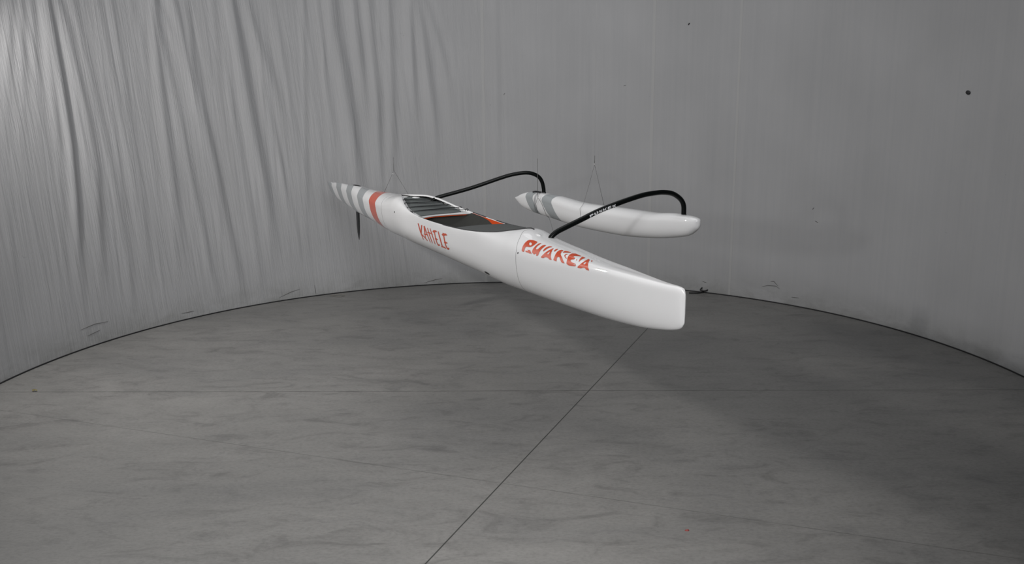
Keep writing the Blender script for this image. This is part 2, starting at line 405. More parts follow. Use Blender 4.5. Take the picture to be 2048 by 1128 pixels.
        (0.7780, 0.4457), (0.7770, 0.4376), (0.7759, 0.4295), (0.7752, 0.4215), (0.7749, 0.4136), (0.7745, 0.4039), (0.7747, 0.3945), (0.7753, 0.3853),
        (0.7764, 0.3764), (0.7775, 0.3690), (0.7788, 0.3617), (0.7804, 0.3547), (0.7822, 0.3473), (0.7843, 0.3401), (0.7866, 0.3333), (0.7891, 0.3267),
        (0.7915, 0.3204), (0.7941, 0.3144), (0.7963, 0.3086), (0.7986, 0.3030), (0.7994, 0.2977), (0.7967, 0.2926), (0.7935, 0.2918), (0.7903, 0.2910),
        (0.7847, 0.2910), (0.7792, 0.2911), (0.7737, 0.2911), (0.7695, 0.2923), (0.7654, 0.2935), (0.7612, 0.2973), (0.7571, 0.3013), (0.7538, 0.3029),
        (0.7505, 0.3045), (0.7448, 0.3053), (0.7391, 0.3060), (0.7357, 0.3044), (0.7323, 0.3028), (0.7280, 0.2974), (0.7239, 0.2922), (0.7198, 0.2902),
        (0.7157, 0.2883), (0.7103, 0.2877), (0.7048, 0.2871), (0.6994, 0.2865), (0.6959, 0.2900), (0.6990, 0.2966), (0.7022, 0.3035), (0.7044, 0.3093),
        (0.7066, 0.3154), (0.7089, 0.3228), (0.7115, 0.3305), (0.7142, 0.3385), (0.7169, 0.3478), (0.7199, 0.3575), (0.7230, 0.3688), (0.7267, 0.3803),
        (0.7310, 0.3922), (0.7352, 0.4040), (0.7402, 0.4159), (0.7449, 0.4275), (0.7505, 0.4390), (0.7569, 0.4502), (0.7631, 0.4608), (0.7700, 0.4700),
        (0.7766, 0.4700), (0.7837, 0.4700), (0.7912, 0.4700),
    ], [
        (0.7604, 0.4025), (0.7608, 0.3941), (0.7616, 0.3859), (0.7627, 0.3779), (0.7633, 0.3671), (0.7613, 0.3579), (0.7586, 0.3548), (0.7525, 0.3544),
        (0.7498, 0.3596), (0.7490, 0.3677), (0.7485, 0.3761), (0.7505, 0.3876), (0.7538, 0.3964), (0.7576, 0.4052),
    ]],
    [[
        (0.7325, 0.4413), (0.7388, 0.4506), (0.7457, 0.4594), (0.7538, 0.4700), (0.7593, 0.4700), (0.7654, 0.4700), (0.7679, 0.4700), (0.7704, 0.4700),
        (0.9567, 0.4700), (0.9467, 0.4700), (0.9449, 0.4700), (0.7617, 0.4700), (0.7549, 0.4700), (0.7496, 0.4700), (0.7447, 0.4700), (0.7394, 0.4688),
        (0.7349, 0.4581), (0.7313, 0.4466),
    ], None],
]
DATA['name'] = [
    [
        (2.8567, 0.3096), (2.8530, 0.3007), (2.8493, 0.2920), (2.8457, 0.2835), (2.8421, 0.2754), (2.8385, 0.2675), (2.8350, 0.2600), (2.8315, 0.2531),
        (2.8281, 0.2487), (2.8247, 0.2475), (2.8214, 0.2453), (2.8182, 0.2427), (2.8152, 0.2400), (2.8106, 0.2373), (2.8061, 0.2344), (2.8019, 0.2315),
        (2.7979, 0.2283), (2.7941, 0.2251), (2.7906, 0.2217), (2.7873, 0.2182), (2.7844, 0.2145), (2.7819, 0.2107), (2.7797, 0.2068), (2.7779, 0.2027),
        (2.7666, 0.2053), (2.7679, 0.2095), (2.7697, 0.2134), (2.7718, 0.2173), (2.7742, 0.2209), (2.7770, 0.2245), (2.7800, 0.2279), (2.7832, 0.2311),
        (2.7867, 0.2342), (2.7905, 0.2372), (2.7943, 0.2400), (2.7984, 0.2426), (2.8015, 0.2452), (2.8046, 0.2474), (2.8079, 0.2485), (2.8112, 0.2529),
        (2.8146, 0.2598), (2.8179, 0.2673), (2.8213, 0.2752), (2.8247, 0.2834), (2.8282, 0.2919), (2.8317, 0.3007), (2.8353, 0.3097), (2.8389, 0.3190),
        (2.8478, 0.3143),
    ],
    [
        (2.7886, 0.3078), (2.7902, 0.2967), (2.7919, 0.2861), (2.7937, 0.2760), (2.7955, 0.2663), (2.7973, 0.2572), (2.7991, 0.2497), (2.8009, 0.2478),
        (2.8006, 0.2457), (2.8004, 0.2432), (2.8004, 0.2406), (2.8005, 0.2377), (2.8008, 0.2348), (2.8014, 0.2316), (2.7932, 0.2325), (2.7851, 0.2333),
        (2.7834, 0.2370), (2.7820, 0.2405), (2.7809, 0.2437), (2.7800, 0.2465), (2.7793, 0.2479), (2.7776, 0.2529), (2.7760, 0.2613), (2.7744, 0.2706),
        (2.7728, 0.2804), (2.7713, 0.2907), (2.7698, 0.3013), (2.7684, 0.3125), (2.7785, 0.3101),
    ],
    [
        (2.7929, 0.2295), (2.7838, 0.2277), (2.7749, 0.2260), (2.7661, 0.2242), (2.7573, 0.2224), (2.7487, 0.2204), (2.7401, 0.2186), (2.7325, 0.2163),
        (2.7250, 0.2140), (2.7177, 0.2116), (2.7105, 0.2092), (2.7035, 0.2067), (2.6966, 0.2041), (2.6867, 0.2074), (2.6928, 0.2102), (2.6991, 0.2129),
        (2.7056, 0.2156), (2.7122, 0.2182), (2.7191, 0.2207), (2.7260, 0.2232), (2.7348, 0.2250), (2.7436, 0.2268), (2.7526, 0.2286), (2.7617, 0.2303),
        (2.7708, 0.2320), (2.7801, 0.2337), (2.7864, 0.2316),
    ],
    [
        (2.7413, 0.3091), (2.7405, 0.2990), (2.7397, 0.2893), (2.7389, 0.2799), (2.7381, 0.2709), (2.7374, 0.2623), (2.7367, 0.2543), (2.7360, 0.2488),
        (2.7342, 0.2476), (2.7325, 0.2453), (2.7309, 0.2427), (2.7294, 0.2399), (2.7282, 0.2369), (2.7272, 0.2337), (2.7263, 0.2304), (2.7258, 0.2269),
        (2.7255, 0.2232), (2.7256, 0.2193), (2.7261, 0.2153), (2.7170, 0.2167), (2.7157, 0.2208), (2.7147, 0.2247), (2.7141, 0.2285), (2.7137, 0.2320),
        (2.7136, 0.2354), (2.7138, 0.2386), (2.7142, 0.2416), (2.7147, 0.2445), (2.7155, 0.2468), (2.7163, 0.2479), (2.7172, 0.2520), (2.7177, 0.2597),
        (2.7183, 0.2681), (2.7188, 0.2770), (2.7194, 0.2863), (2.7200, 0.2959), (2.7207, 0.3059), (2.7213, 0.3163), (2.7313, 0.3127),
    ],
    [
        (2.7397, 0.3079), (2.7356, 0.2997), (2.7315, 0.2917), (2.7275, 0.2839), (2.7234, 0.2764), (2.7194, 0.2691), (2.7154, 0.2621), (2.7115, 0.2554),
        (2.7075, 0.2499), (2.7036, 0.2473), (2.6997, 0.2467), (2.6959, 0.2447), (2.6912, 0.2424), (2.6867, 0.2400), (2.6823, 0.2374), (2.6780, 0.2347),
        (2.6740, 0.2319), (2.6701, 0.2289), (2.6664, 0.2259), (2.6629, 0.2228), (2.6597, 0.2195), (2.6567, 0.2161), (2.6539, 0.2126), (2.6515, 0.2089),
        (2.6494, 0.2052), (2.6476, 0.2013), (2.6383, 0.2035), (2.6396, 0.2075), (2.6413, 0.2113), (2.6432, 0.2150), (2.6455, 0.2185), (2.6481, 0.2219),
        (2.6509, 0.2252), (2.6540, 0.2284), (2.6572, 0.2315), (2.6607, 0.2344), (2.6643, 0.2372), (2.6681, 0.2399), (2.6721, 0.2424), (2.6761, 0.2448),
        (2.6803, 0.2468), (2.6841, 0.2474), (2.6879, 0.2500), (2.6917, 0.2558), (2.6955, 0.2626), (2.6994, 0.2697), (2.7033, 0.2771), (2.7072, 0.2847),
        (2.7111, 0.2926), (2.7150, 0.3006), (2.7190, 0.3090), (2.7229, 0.3176), (2.7313, 0.3127),
    ],
    [
        (2.7476, 0.2354), (2.7352, 0.2356), (2.7230, 0.2359), (2.7107, 0.2361), (2.6994, 0.2366), (2.6882, 0.2371), (2.6770, 0.2377), (2.6658, 0.2382),
        (2.6620, 0.2408), (2.6724, 0.2410), (2.6829, 0.2412), (2.6934, 0.2414), (2.7039, 0.2415), (2.7172, 0.2407), (2.7306, 0.2398), (2.7440, 0.2388),
    ],
    [
        (2.6759, 0.3002), (2.6726, 0.2910), (2.6694, 0.2820), (2.6662, 0.2734), (2.6630, 0.2651), (2.6598, 0.2573), (2.6567, 0.2502), (2.6536, 0.2472),
        (2.6505, 0.2464), (2.6475, 0.2442), (2.6447, 0.2412), (2.6408, 0.2386), (2.6370, 0.2359), (2.6333, 0.2329), (2.6299, 0.2299), (2.6266, 0.2268),
        (2.6236, 0.2235), (2.6209, 0.2201), (2.6184, 0.2166), (2.6161, 0.2129), (2.6142, 0.2091), (2.6127, 0.2052), (2.6115, 0.2011), (2.6010, 0.2035),
        (2.6018, 0.2076), (2.6031, 0.2115), (2.6046, 0.2153), (2.6065, 0.2190), (2.6086, 0.2225), (2.6111, 0.2259), (2.6138, 0.2292), (2.6167, 0.2323),
        (2.6198, 0.2353), (2.6231, 0.2382), (2.6265, 0.2409), (2.6301, 0.2434), (2.6335, 0.2458), (2.6369, 0.2480), (2.6405, 0.2493), (2.6440, 0.2549),
        (2.6476, 0.2623), (2.6512, 0.2703), (2.6548, 0.2786), (2.6585, 0.2872), (2.6621, 0.2961), (2.6658, 0.3052),
    ],
    [
        (2.6274, 0.3045), (2.6241, 0.2960), (2.6209, 0.2877), (2.6177, 0.2797), (2.6145, 0.2719), (2.6113, 0.2644), (2.6081, 0.2573), (2.6050, 0.2505),
        (2.6019, 0.2478), (2.5988, 0.2470), (2.5958, 0.2451), (2.5918, 0.2427), (2.5880, 0.2402), (2.5843, 0.2375), (2.5808, 0.2347), (2.5775, 0.2317),
        (2.5744, 0.2286), (2.5715, 0.2253), (2.5688, 0.2220), (2.5664, 0.2184), (2.5643, 0.2148), (2.5625, 0.2110), (2.5610, 0.2070), (2.5600, 0.2028),
        (2.5496, 0.2054), (2.5504, 0.2095), (2.5516, 0.2135), (2.5532, 0.2173), (2.5550, 0.2210), (2.5572, 0.2245), (2.5595, 0.2279), (2.5621, 0.2311),
        (2.5650, 0.2342), (2.5680, 0.2371), (2.5712, 0.2399), (2.5745, 0.2425), (2.5780, 0.2450), (2.5816, 0.2471), (2.5851, 0.2477), (2.5886, 0.2502),
        (2.5922, 0.2562), (2.5957, 0.2629), (2.5993, 0.2698), (2.6029, 0.2773), (2.6066, 0.2850), (2.6102, 0.2930), (2.6139, 0.3012), (2.6176, 0.3097),
    ],
    [
        (2.6779, 0.2479), (2.6670, 0.2476), (2.6562, 0.2472), (2.6453, 0.2468), (2.6345, 0.2480), (2.6222, 0.2479), (2.6100, 0.2478), (2.5979, 0.2477),
        (2.5858, 0.2479), (2.5738, 0.2480), (2.5693, 0.2491), (2.5804, 0.2496), (2.5917, 0.2500), (2.6030, 0.2505), (2.6144, 0.2524), (2.6258, 0.2540),
        (2.6376, 0.2535), (2.6496, 0.2530), (2.6615, 0.2525), (2.6735, 0.2509),
    ],
    [
        (2.5784, 0.2808), (2.5709, 0.2884), (2.5634, 0.2961), (2.5560, 0.3040), (2.5433, 0.3060), (2.5308, 0.3081), (2.5183, 0.3101), (2.5113, 0.3054),
        (2.5043, 0.3009), (2.4974, 0.2964), (2.5080, 0.2921), (2.5187, 0.2879), (2.5294, 0.2836), (2.5403, 0.2794), (2.5494, 0.2753), (2.5586, 0.2713),
        (2.5678, 0.2673), (2.5731, 0.2739),
    ],
    [
        (2.5618, 0.2971), (2.5591, 0.2895), (2.5563, 0.2821), (2.5536, 0.2749), (2.5509, 0.2680), (2.5483, 0.2613), (2.5467, 0.2542), (2.5451, 0.2491),
        (2.5435, 0.2479), (2.5420, 0.2458), (2.5406, 0.2434), (2.5394, 0.2407), (2.5369, 0.2383), (2.5345, 0.2357), (2.5323, 0.2330), (2.5302, 0.2302),
        (2.5283, 0.2273), (2.5266, 0.2243), (2.5250, 0.2211), (2.5218, 0.2181), (2.5189, 0.2150), (2.5162, 0.2118), (2.5137, 0.2084), (2.5115, 0.2050),
        (2.4969, 0.2090), (2.4994, 0.2123), (2.5021, 0.2154), (2.5049, 0.2185), (2.5081, 0.2214), (2.5114, 0.2243), (2.5131, 0.2278), (2.5151, 0.2311),
        (2.5174, 0.2343), (2.5199, 0.2373), (2.5225, 0.2402), (2.5252, 0.2429), (2.5264, 0.2454), (2.5277, 0.2475), (2.5290, 0.2486), (2.5304, 0.2531),
        (2.5318, 0.2601), (2.5333, 0.2677), (2.5362, 0.2746), (2.5391, 0.2817), (2.5421, 0.2891), (2.5451, 0.2967), (2.5481, 0.3045), (2.5550, 0.3008),
    ],
    [
        (2.5453, 0.2342), (2.5365, 0.2364), (2.5278, 0.2385), (2.5192, 0.2406), (2.5114, 0.2399), (2.5037, 0.2392), (2.4960, 0.2385), (2.4883, 0.2378),
        (2.4983, 0.2353), (2.5085, 0.2326), (2.5207, 0.2319), (2.5330, 0.2312), (2.5391, 0.2327),
    ],
    [
        (2.4699, 0.2110), (2.4757, 0.2069), (2.4864, 0.2032), (2.4975, 0.2014), (2.5047, 0.2024), (2.5051, 0.2058), (2.4990, 0.2100), (2.4888, 0.2134),
        (2.4781, 0.2149), (2.4708, 0.2141),
    ],
    [
        (2.4876, 0.3053), (2.4851, 0.2967), (2.4827, 0.2883), (2.4802, 0.2802), (2.4778, 0.2723), (2.4754, 0.2647), (2.4730, 0.2575), (2.4707, 0.2505),
        (2.4676, 0.2477), (2.4645, 0.2469), (2.4614, 0.2448), (2.4586, 0.2422), (2.4558, 0.2396), (2.4532, 0.2367), (2.4507, 0.2337), (2.4484, 0.2306),
        (2.4463, 0.2273), (2.4445, 0.2239), (2.4429, 0.2203), (2.4416, 0.2166), (2.4405, 0.2127), (2.4398, 0.2087), (2.4316, 0.2106), (2.4235, 0.2125),
        (2.4243, 0.2164), (2.4254, 0.2202), (2.4268, 0.2238), (2.4284, 0.2273), (2.4302, 0.2306), (2.4323, 0.2338), (2.4345, 0.2368), (2.4368, 0.2397),
        (2.4394, 0.2423), (2.4420, 0.2449), (2.4448, 0.2470), (2.4477, 0.2480), (2.4506, 0.2508), (2.4535, 0.2582), (2.4566, 0.2651), (2.4597, 0.2722),
        (2.4628, 0.2796), (2.4659, 0.2873), (2.4691, 0.2952), (2.4723, 0.3033), (2.4755, 0.3117),
    ],
    [
        (2.4519, 0.2029), (2.4426, 0.2031), (2.4334, 0.2034), (2.4241, 0.2037), (2.4149, 0.2040), (2.4059, 0.2039), (2.3969, 0.2039), (2.3879, 0.2039),
        (2.3789, 0.2038), (2.3693, 0.2092), (2.3770, 0.2103), (2.3848, 0.2113), (2.3927, 0.2123), (2.4005, 0.2133), (2.4110, 0.2124), (2.4216, 0.2115),
        (2.4322, 0.2106), (2.4429, 0.2097), (2.4473, 0.2063),
    ],
    [
        (2.4230, 0.2855), (2.4137, 0.2935), (2.4044, 0.3015), (2.3953, 0.3097), (2.3854, 0.3117), (2.3755, 0.3136), (2.3657, 0.3154), (2.3559, 0.3172),
        (2.3504, 0.3130), (2.3448, 0.3088), (2.3394, 0.3046), (2.3339, 0.3006), (2.3442, 0.2968), (2.3546, 0.2929), (2.3651, 0.2890), (2.3756, 0.2851),
        (2.3872, 0.2814), (2.3989, 0.2777), (2.4106, 0.2740), (2.4168, 0.2797),
    ],
    [
        (2.4086, 0.3100), (2.4064, 0.3019), (2.4042, 0.2941), (2.4021, 0.2865), (2.4000, 0.2791), (2.3979, 0.2719), (2.3959, 0.2649), (2.3939, 0.2583),
        (2.3923, 0.2507), (2.3907, 0.2478), (2.3892, 0.2468), (2.3877, 0.2446), (2.3864, 0.2418), (2.3852, 0.2389), (2.3842, 0.2359), (2.3816, 0.2333),
        (2.3791, 0.2305), (2.3767, 0.2277), (2.3746, 0.2248), (2.3725, 0.2217), (2.3706, 0.2186), (2.3675, 0.2159), (2.3645, 0.2132), (2.3617, 0.2103),
        (2.3590, 0.2074), (2.3565, 0.2044), (2.3493, 0.2067), (2.3421, 0.2088), (2.3446, 0.2117), (2.3472, 0.2145), (2.3500, 0.2172), (2.3530, 0.2198),
        (2.3560, 0.2224), (2.3578, 0.2253), (2.3598, 0.2282), (2.3619, 0.2309), (2.3642, 0.2335), (2.3665, 0.2361), (2.3690, 0.2385), (2.3700, 0.2414),
        (2.3712, 0.2443), (2.3724, 0.2465), (2.3738, 0.2474), (2.3752, 0.2503), (2.3766, 0.2573), (2.3781, 0.2645), (2.3807, 0.2713), (2.3833, 0.2782),
        (2.3860, 0.2853), (2.3887, 0.2926), (2.3914, 0.3001), (2.3942, 0.3079), (2.3970, 0.3158),
    ],
    [
        (2.3920, 0.2355), (2.3822, 0.2380), (2.3725, 0.2404), (2.3630, 0.2426), (2.3545, 0.2419), (2.3461, 0.2412), (2.3377, 0.2405), (2.3294, 0.2397),
        (2.3371, 0.2381), (2.3449, 0.2364), (2.3527, 0.2346), (2.3619, 0.2341), (2.3711, 0.2335), (2.3804, 0.2329), (2.3862, 0.2342),
    ],
    [
        (2.3166, 0.2129), (2.3225, 0.2084), (2.3335, 0.2044), (2.3451, 0.2026), (2.3526, 0.2037), (2.3532, 0.2073), (2.3471, 0.2119), (2.3367, 0.2156),
        (2.3256, 0.2172), (2.3179, 0.2162),
    ],
]
DATA['folds'] = [
    ([
        (-1.2481, 3.1120), (-1.2431, 2.8240), (-1.2361, 2.3590), (-1.2308, 1.9000), (-1.2334, 1.4300), (-1.2395, 0.9290), (-1.2361, 0.4560),
    ], 7, 1.5),
    ([
        (-1.2633, 3.1060), (-1.2614, 2.7360), (-1.2592, 2.1430), (-1.2578, 1.6190), (-1.2640, 1.1740),
    ], 6, 0.6),
    ([
        (-1.2887, 3.0940), (-1.2916, 2.6050), (-1.2964, 2.0180),
    ], 6, 0.5),
    ([
        (-1.3140, 3.0830), (-1.3278, 2.5570), (-1.3479, 1.9420),
    ], 6, 0.35),
    ([
        (-1.3418, 3.0700), (-1.3708, 2.4710), (-1.3982, 1.8700),
    ], 7, 0.3),
    ([
        (-1.2227, 3.1240), (-1.2083, 2.8770), (-1.1952, 2.5790), (-1.1782, 2.1390), (-1.1702, 1.6360), (-1.1799, 0.9840), (-1.1899, 0.3160),
    ], 8, 0.8),
    ([
        (-1.2090, 3.0460), (-1.1881, 2.7970), (-1.1667, 2.5840),
    ], 6, 0.4),
    ([
        (-0.9808, 3.2230), (-0.9799, 2.8480), (-0.9787, 2.3700), (-0.9705, 1.7790), (-0.9648, 1.1680), (-0.9615, 0.4310),
    ], 8, 0.8),
    ([
        (-1.0028, 3.1220), (-1.0085, 2.6540), (-1.0101, 2.0800),
    ], 5, 0.3),
    ([
        (-0.9544, 3.1390), (-0.9353, 2.9540), (-0.9151, 2.6920), (-0.8901, 2.3230),
    ], 6, 0.5),
    ([
        (-0.8850, 3.2580), (-0.8823, 2.9680), (-0.8858, 2.5730), (-0.8944, 2.0710),
    ], 5, 0.35),
    ([
        (-0.8894, 2.4730), (-0.8742, 2.1200), (-0.8511, 1.5990), (-0.8374, 1.1140), (-0.8181, 0.6670), (-0.8048, 0.3240), (-0.7928, 0.0420),
    ], 9, 1.1),
    ([
        (-0.9107, 1.4060), (-0.8966, 0.9790), (-0.8819, 0.4850), (-0.8617, 0.0820),
    ], 6, 0.6),
    ([
        (-0.7719, 3.2950), (-0.7627, 2.9440), (-0.7497, 2.4810), (-0.7364, 2.0050), (-0.7219, 1.5690), (-0.7066, 1.0650), (-0.6948, 0.4890),
    ], 11, 2),
    ([
        (-0.7330, 3.3070), (-0.7138, 3.0310), (-0.6916, 2.7480), (-0.6695, 2.4320), (-0.6479, 2.0520), (-0.6338, 1.6070),
    ], 9, 1),
    ([
        (-0.6980, 3.1630), (-0.6761, 2.8550), (-0.6589, 2.4860),
    ], 6, 0.35),
    ([
        (-0.8196, 2.7820), (-0.8166, 2.2720), (-0.8044, 1.6410),
    ], 5, 0.3),
    ([
        (-0.4972, 3.3650), (-0.4930, 3.0420), (-0.4761, 2.6030), (-0.4639, 2.2100), (-0.4543, 1.8090), (-0.4444, 1.2810), (-0.4389, 0.8630),
    ], 11, 2.08),
    ([
        (-0.5291, 3.0370), (-0.5224, 2.4900), (-0.5100, 1.9290), (-0.5058, 1.3520),
    ], 6, 0.56),
    ([
        (-0.5728, 3.3490), (-0.5818, 2.5430), (-0.5896, 1.7120), (-0.6018, 0.6790),
    ], 5, 0.37),
    ([
        (-0.4349, 3.3770), (-0.4287, 2.9390), (-0.4216, 2.4360), (-0.4158, 1.9210),
    ], 8, 1.44),
    ([
        (-0.3932, 3.3830), (-0.3880, 2.9430), (-0.3796, 2.3790), (-0.3782, 1.8010), (-0.3768, 1.2090),
    ], 7, 1.28),
    ([
        (-0.3374, 3.3910), (-0.3373, 2.9460), (-0.3369, 2.3780), (-0.3403, 1.6800), (-0.3469, 0.9620),
    ], 7, 0.96),
    ([
        (-0.2772, 3.3980), (-0.2766, 2.9500), (-0.2739, 2.3780), (-0.2703, 1.7320),
    ], 7, 1.44),
    ([
        (-0.2575, 3.4000), (-0.2460, 3.0640), (-0.2346, 2.6660), (-0.2185, 2.0840), (-0.2107, 1.4870),
    ], 8, 1.6),
    ([
        (-0.2351, 3.4020), (-0.2144, 3.1220), (-0.1911, 2.7810), (-0.1731, 2.4340), (-0.1624, 2.0220),
    ], 7, 0.96),
    ([
        (-0.2041, 3.4040), (-0.1776, 3.1240), (-0.1482, 2.7810),
    ], 6, 0.48),
    ([
        (-0.0347, 3.4080), (-0.0343, 2.6060), (-0.0327, 1.6560), (-0.0398, 0.7330),
    ], 6, 0.25),
    ([
        (0.2169, 3.3880), (0.2214, 2.5930), (0.2188, 1.7720), (0.2221, 0.9230),
    ], 7, 0.35),
    ([
        (0.2380, 3.3850), (0.2431, 3.0470), (0.2504, 2.4750),
    ], 8, 0.35),
    ([
        (0.2830, 3.3780), (0.2913, 3.0410), (0.3041, 2.6440),
    ], 8, 0.3),
    ([
        (0.5064, 3.3300), (0.5188, 2.6760), (0.5311, 1.8940),
    ], 10, 0.2),
    ([
        (0.8560, 3.2150), (0.8583, 2.5220), (0.8531, 1.7540), (0.8540, 1.0120), (0.8633, 0.0830),
    ], 5, 0.22),
    ([
        (1.3353, 3.0050), (1.3412, 2.4460), (1.3341, 1.8700), (1.3337, 1.1420), (1.3441, 0.4850),
    ], 9, 0.3),
    ([
        (-1.1442, 2.0450), (-1.1224, 1.4320), (-1.1082, 0.7420), (-1.1114, 0.1400),
    ], 7, 0.45),
    ([
        (-1.0754, 2.5970), (-1.0647, 1.9420), (-1.0510, 1.3060), (-1.0518, 0.4990),
    ], 6, 0.4),
    ([
        (-1.0754, 1.6560), (-1.0604, 1.1120), (-1.0449, 0.4940),
    ], 6, 0.35),
    ([
        (-0.8525, 1.8600), (-0.8358, 1.3290), (-0.8160, 0.7770),
    ], 6, 0.4),
    ([
        (-0.6629, 1.5560), (-0.6434, 0.9850), (-0.6244, 0.3360),
    ], 6, 0.35),
    ([
        (-0.6137, 1.9940), (-0.5938, 1.4290), (-0.5757, 0.6690),
    ], 6, 0.35),
    ([
        (-0.7571, 1.0280), (-0.7449, 0.5150), (-0.7377, 0.1080),
    ], 6, 0.4),
]
FIT = [
    [1.1887, 1.1612, 1.1442, 1.1234, 1.0933, 1.0711, 1.0640, 1.0606, 1.0822, 1.1011, 1.1091, 1.1095, 1.1345, 1.1570, 1.2027, 1.2338, 1.2835, 1.3450],
    [1.3298, 1.3538, 1.3575, 1.3562, 1.3602, 1.3708, 1.4023, 1.4258, 1.4500],
    [1.4520, 1.4373, 1.4290, 1.4211, 1.4267, 1.4122, 1.4069, 1.3887, 1.3907],
]
FOLD_AMP = 0.012

# ------------------------------------------------------------------ setting: floor
k = NT('polished_concrete')
tc = k.n('ShaderNodeTexCoord'); sx = k.n('ShaderNodeSeparateXYZ'); k.link(tc.outputs['Object'], sx.inputs[0])
X_, Y_ = sx.outputs[0], sx.outputs[1]
v1 = k.obj((0.55, 1.1, 1)); v2 = k.obj((1.6, 4.0, 1), (0, 0, 0.1)); v3 = k.obj((5, 9, 1))
n1 = k.noise(v1, 0.9, 6, 0.62, 0.6); n2 = k.noise(v2, 1.6, 7, 0.7, 1.2); n3 = k.noise(v3, 7, 5, 0.7)
base = k.ramp(n1, [(0.30, (0.162, 0.161, 0.158)), (0.50, (0.191, 0.188, 0.182)), (0.72, (0.216, 0.212, 0.205))])
blot = k.ramp(n2, [(0.32, 0.74), (0.47, 1.0), (0.66, 1.10)])
col = k.mix(1.0, base, blot, 'MULTIPLY')
spk = k.ramp(n3, [(0.28, 0.74), (0.5, 1.0), (0.72, 1.13)])
col = k.mix(0.8, col, spk, 'MULTIPLY')
wis = k.noise(k.obj((2.2, 7.0, 1), (0, 0, -0.1)), 2.6, 9, 0.78, 1.2)
col = k.mix(k.math('MULTIPLY', k.ramp(wis, [(0.57, 0.0), (0.68, 1.0)]), 0.22), col, (0.29, 0.28, 0.265, 1))
dk = k.noise(k.obj((1.3, 3.0, 1), (0, 0, 0.3)), 1.5, 9, 0.8, 1.4)
col = k.mix(k.math('MULTIPLY', k.ramp(dk, [(0.55, 0.0), (0.72, 1.0)]), 0.48), col, (0.09, 0.09, 0.094, 1))


def joint(col, p, q, w, colr, strength, broken=0.0):
    p = np.array(p); q = np.array(q); d = (q - p) / np.linalg.norm(q - p); nrm = (-d[1], d[0])
    c0 = -(p[0] * nrm[0] + p[1] * nrm[1])
    dist = k.math('ABSOLUTE', k.math('ADD', k.math('ADD', k.math('MULTIPLY', X_, nrm[0]), k.math('MULTIPLY', Y_, nrm[1])), c0))
    f = k.math('SUBTRACT', 1.0, k.math('DIVIDE', dist, w), clamp=True)
    f = k.math('MULTIPLY', k.math('MULTIPLY', f, 2.2, clamp=True), strength)
    if broken:
        nz = k.noise(k.obj((1, 1, 1)), 5.0, 5, 0.7)
        f = k.math('MULTIPLY', f, k.ramp(nz, [(0.36, 1.0 - broken), (0.56, 1.0)]))
    return k.mix(f, col, colr + (1,))


col = joint(col, (-0.437, 3.794), (1.348, 8.204), 0.0052, (0.035, 0.036, 0.033), 0.97)
col = joint(col, (-3.83, 6.022), (2.492, 3.788), 0.0042, (0.08, 0.08, 0.076), 0.75, 0.6)
col = joint(col, (-4.071, 6.432), (3.963, 6.275), 0.0062, (0.045, 0.045, 0.042), 0.85, 0.55)
k.link(col, k.b.inputs['Base Color'])
k.link(k.ramp(n2, [(0.3, 0.48), (0.7, 0.62)]), k.b.inputs['Roughness'])
k.b.inputs['Specular IOR Level'].default_value = 0.35
k.bump(n3, 0.12, 0.004)
fl = mesh_obj('floor', [(-9, -3, 0), (9, -3, 0), (9, 14, 0), (-9, 14, 0)], [(0, 1, 2, 3)], k.m, smooth=False)
fl['kind'] = 'structure'

# ------------------------------------------------------------------ curtain round the room
CC = np.array([-0.0268, 6.3283]); CR = 4.171
k = NT('white_curtain_cloth')
th = k.attr('arc'); zz = k.attr('rise')
cmb = k.n('ShaderNodeCombineXYZ'); k.link(th, cmb.inputs[0]); k.link(zz, cmb.inputs[1])


def cv(sx_, sz_, shear):
    m_ = k.n('ShaderNodeCombineXYZ')
    k.link(k.math('ADD', k.math('MULTIPLY', th, sx_), k.math('MULTIPLY', zz, shear)), m_.inputs[0])
    k.link(k.math('MULTIPLY', zz, sz_), m_.inputs[1])
    return m_.outputs[0]


leftness = k.attr('slack')
wr1 = k.noise(cv(13, 0.9, 1.3), 1.0, 5, 0.6, 0.6)
wr2 = k.noise(cv(34, 1.6, 2.6), 1.0, 4, 0.6, 0.4)
wr3 = k.noise(cv(20, 0.35, 0.0), 1.0, 4, 0.6, 0.0)
hgt = k.math('MULTIPLY', k.math('ADD', k.math('MULTIPLY', wr1, 1.0), k.math('MULTIPLY', wr2, 0.5)), k.math('ADD', k.math('MULTIPLY', leftness, 1.0), 0.06))
hgt = k.math('ADD', hgt, k.math('MULTIPLY', wr3, 0.15))
k.bump(hgt, 0.45, 0.022)
cl = k.ramp(k.noise(cv(22, 0.25, 0.0), 1.0, 5, 0.7), [(0.3, (0.385, 0.387, 0.398)), (0.6, (0.405, 0.405, 0.414))])
pt = k.noise(cv(1.1, 1.0, 0.0), 1.0, 3, 0.5)
cl = k.mix(1.0, cl, k.ramp(pt, [(0.3, 0.95), (0.7, 1.04)]), 'MULTIPLY')
# dirt that rises from the hem
dn = k.noise(cv(3.2, 5.0, 0.0), 1.0, 6, 0.7, 0.5)
low = k.math('SUBTRACT', 1.0, k.math('DIVIDE', zz, 0.34), clamp=True)
dirt = k.math('MULTIPLY', k.math('MULTIPLY', k.math('POWER', low, 1.6), k.ramp(dn, [(0.36, 0.12), (0.66, 1.0)])), 0.55)
cl = k.mix(dirt, cl, (0.16, 0.165, 0.145, 1))
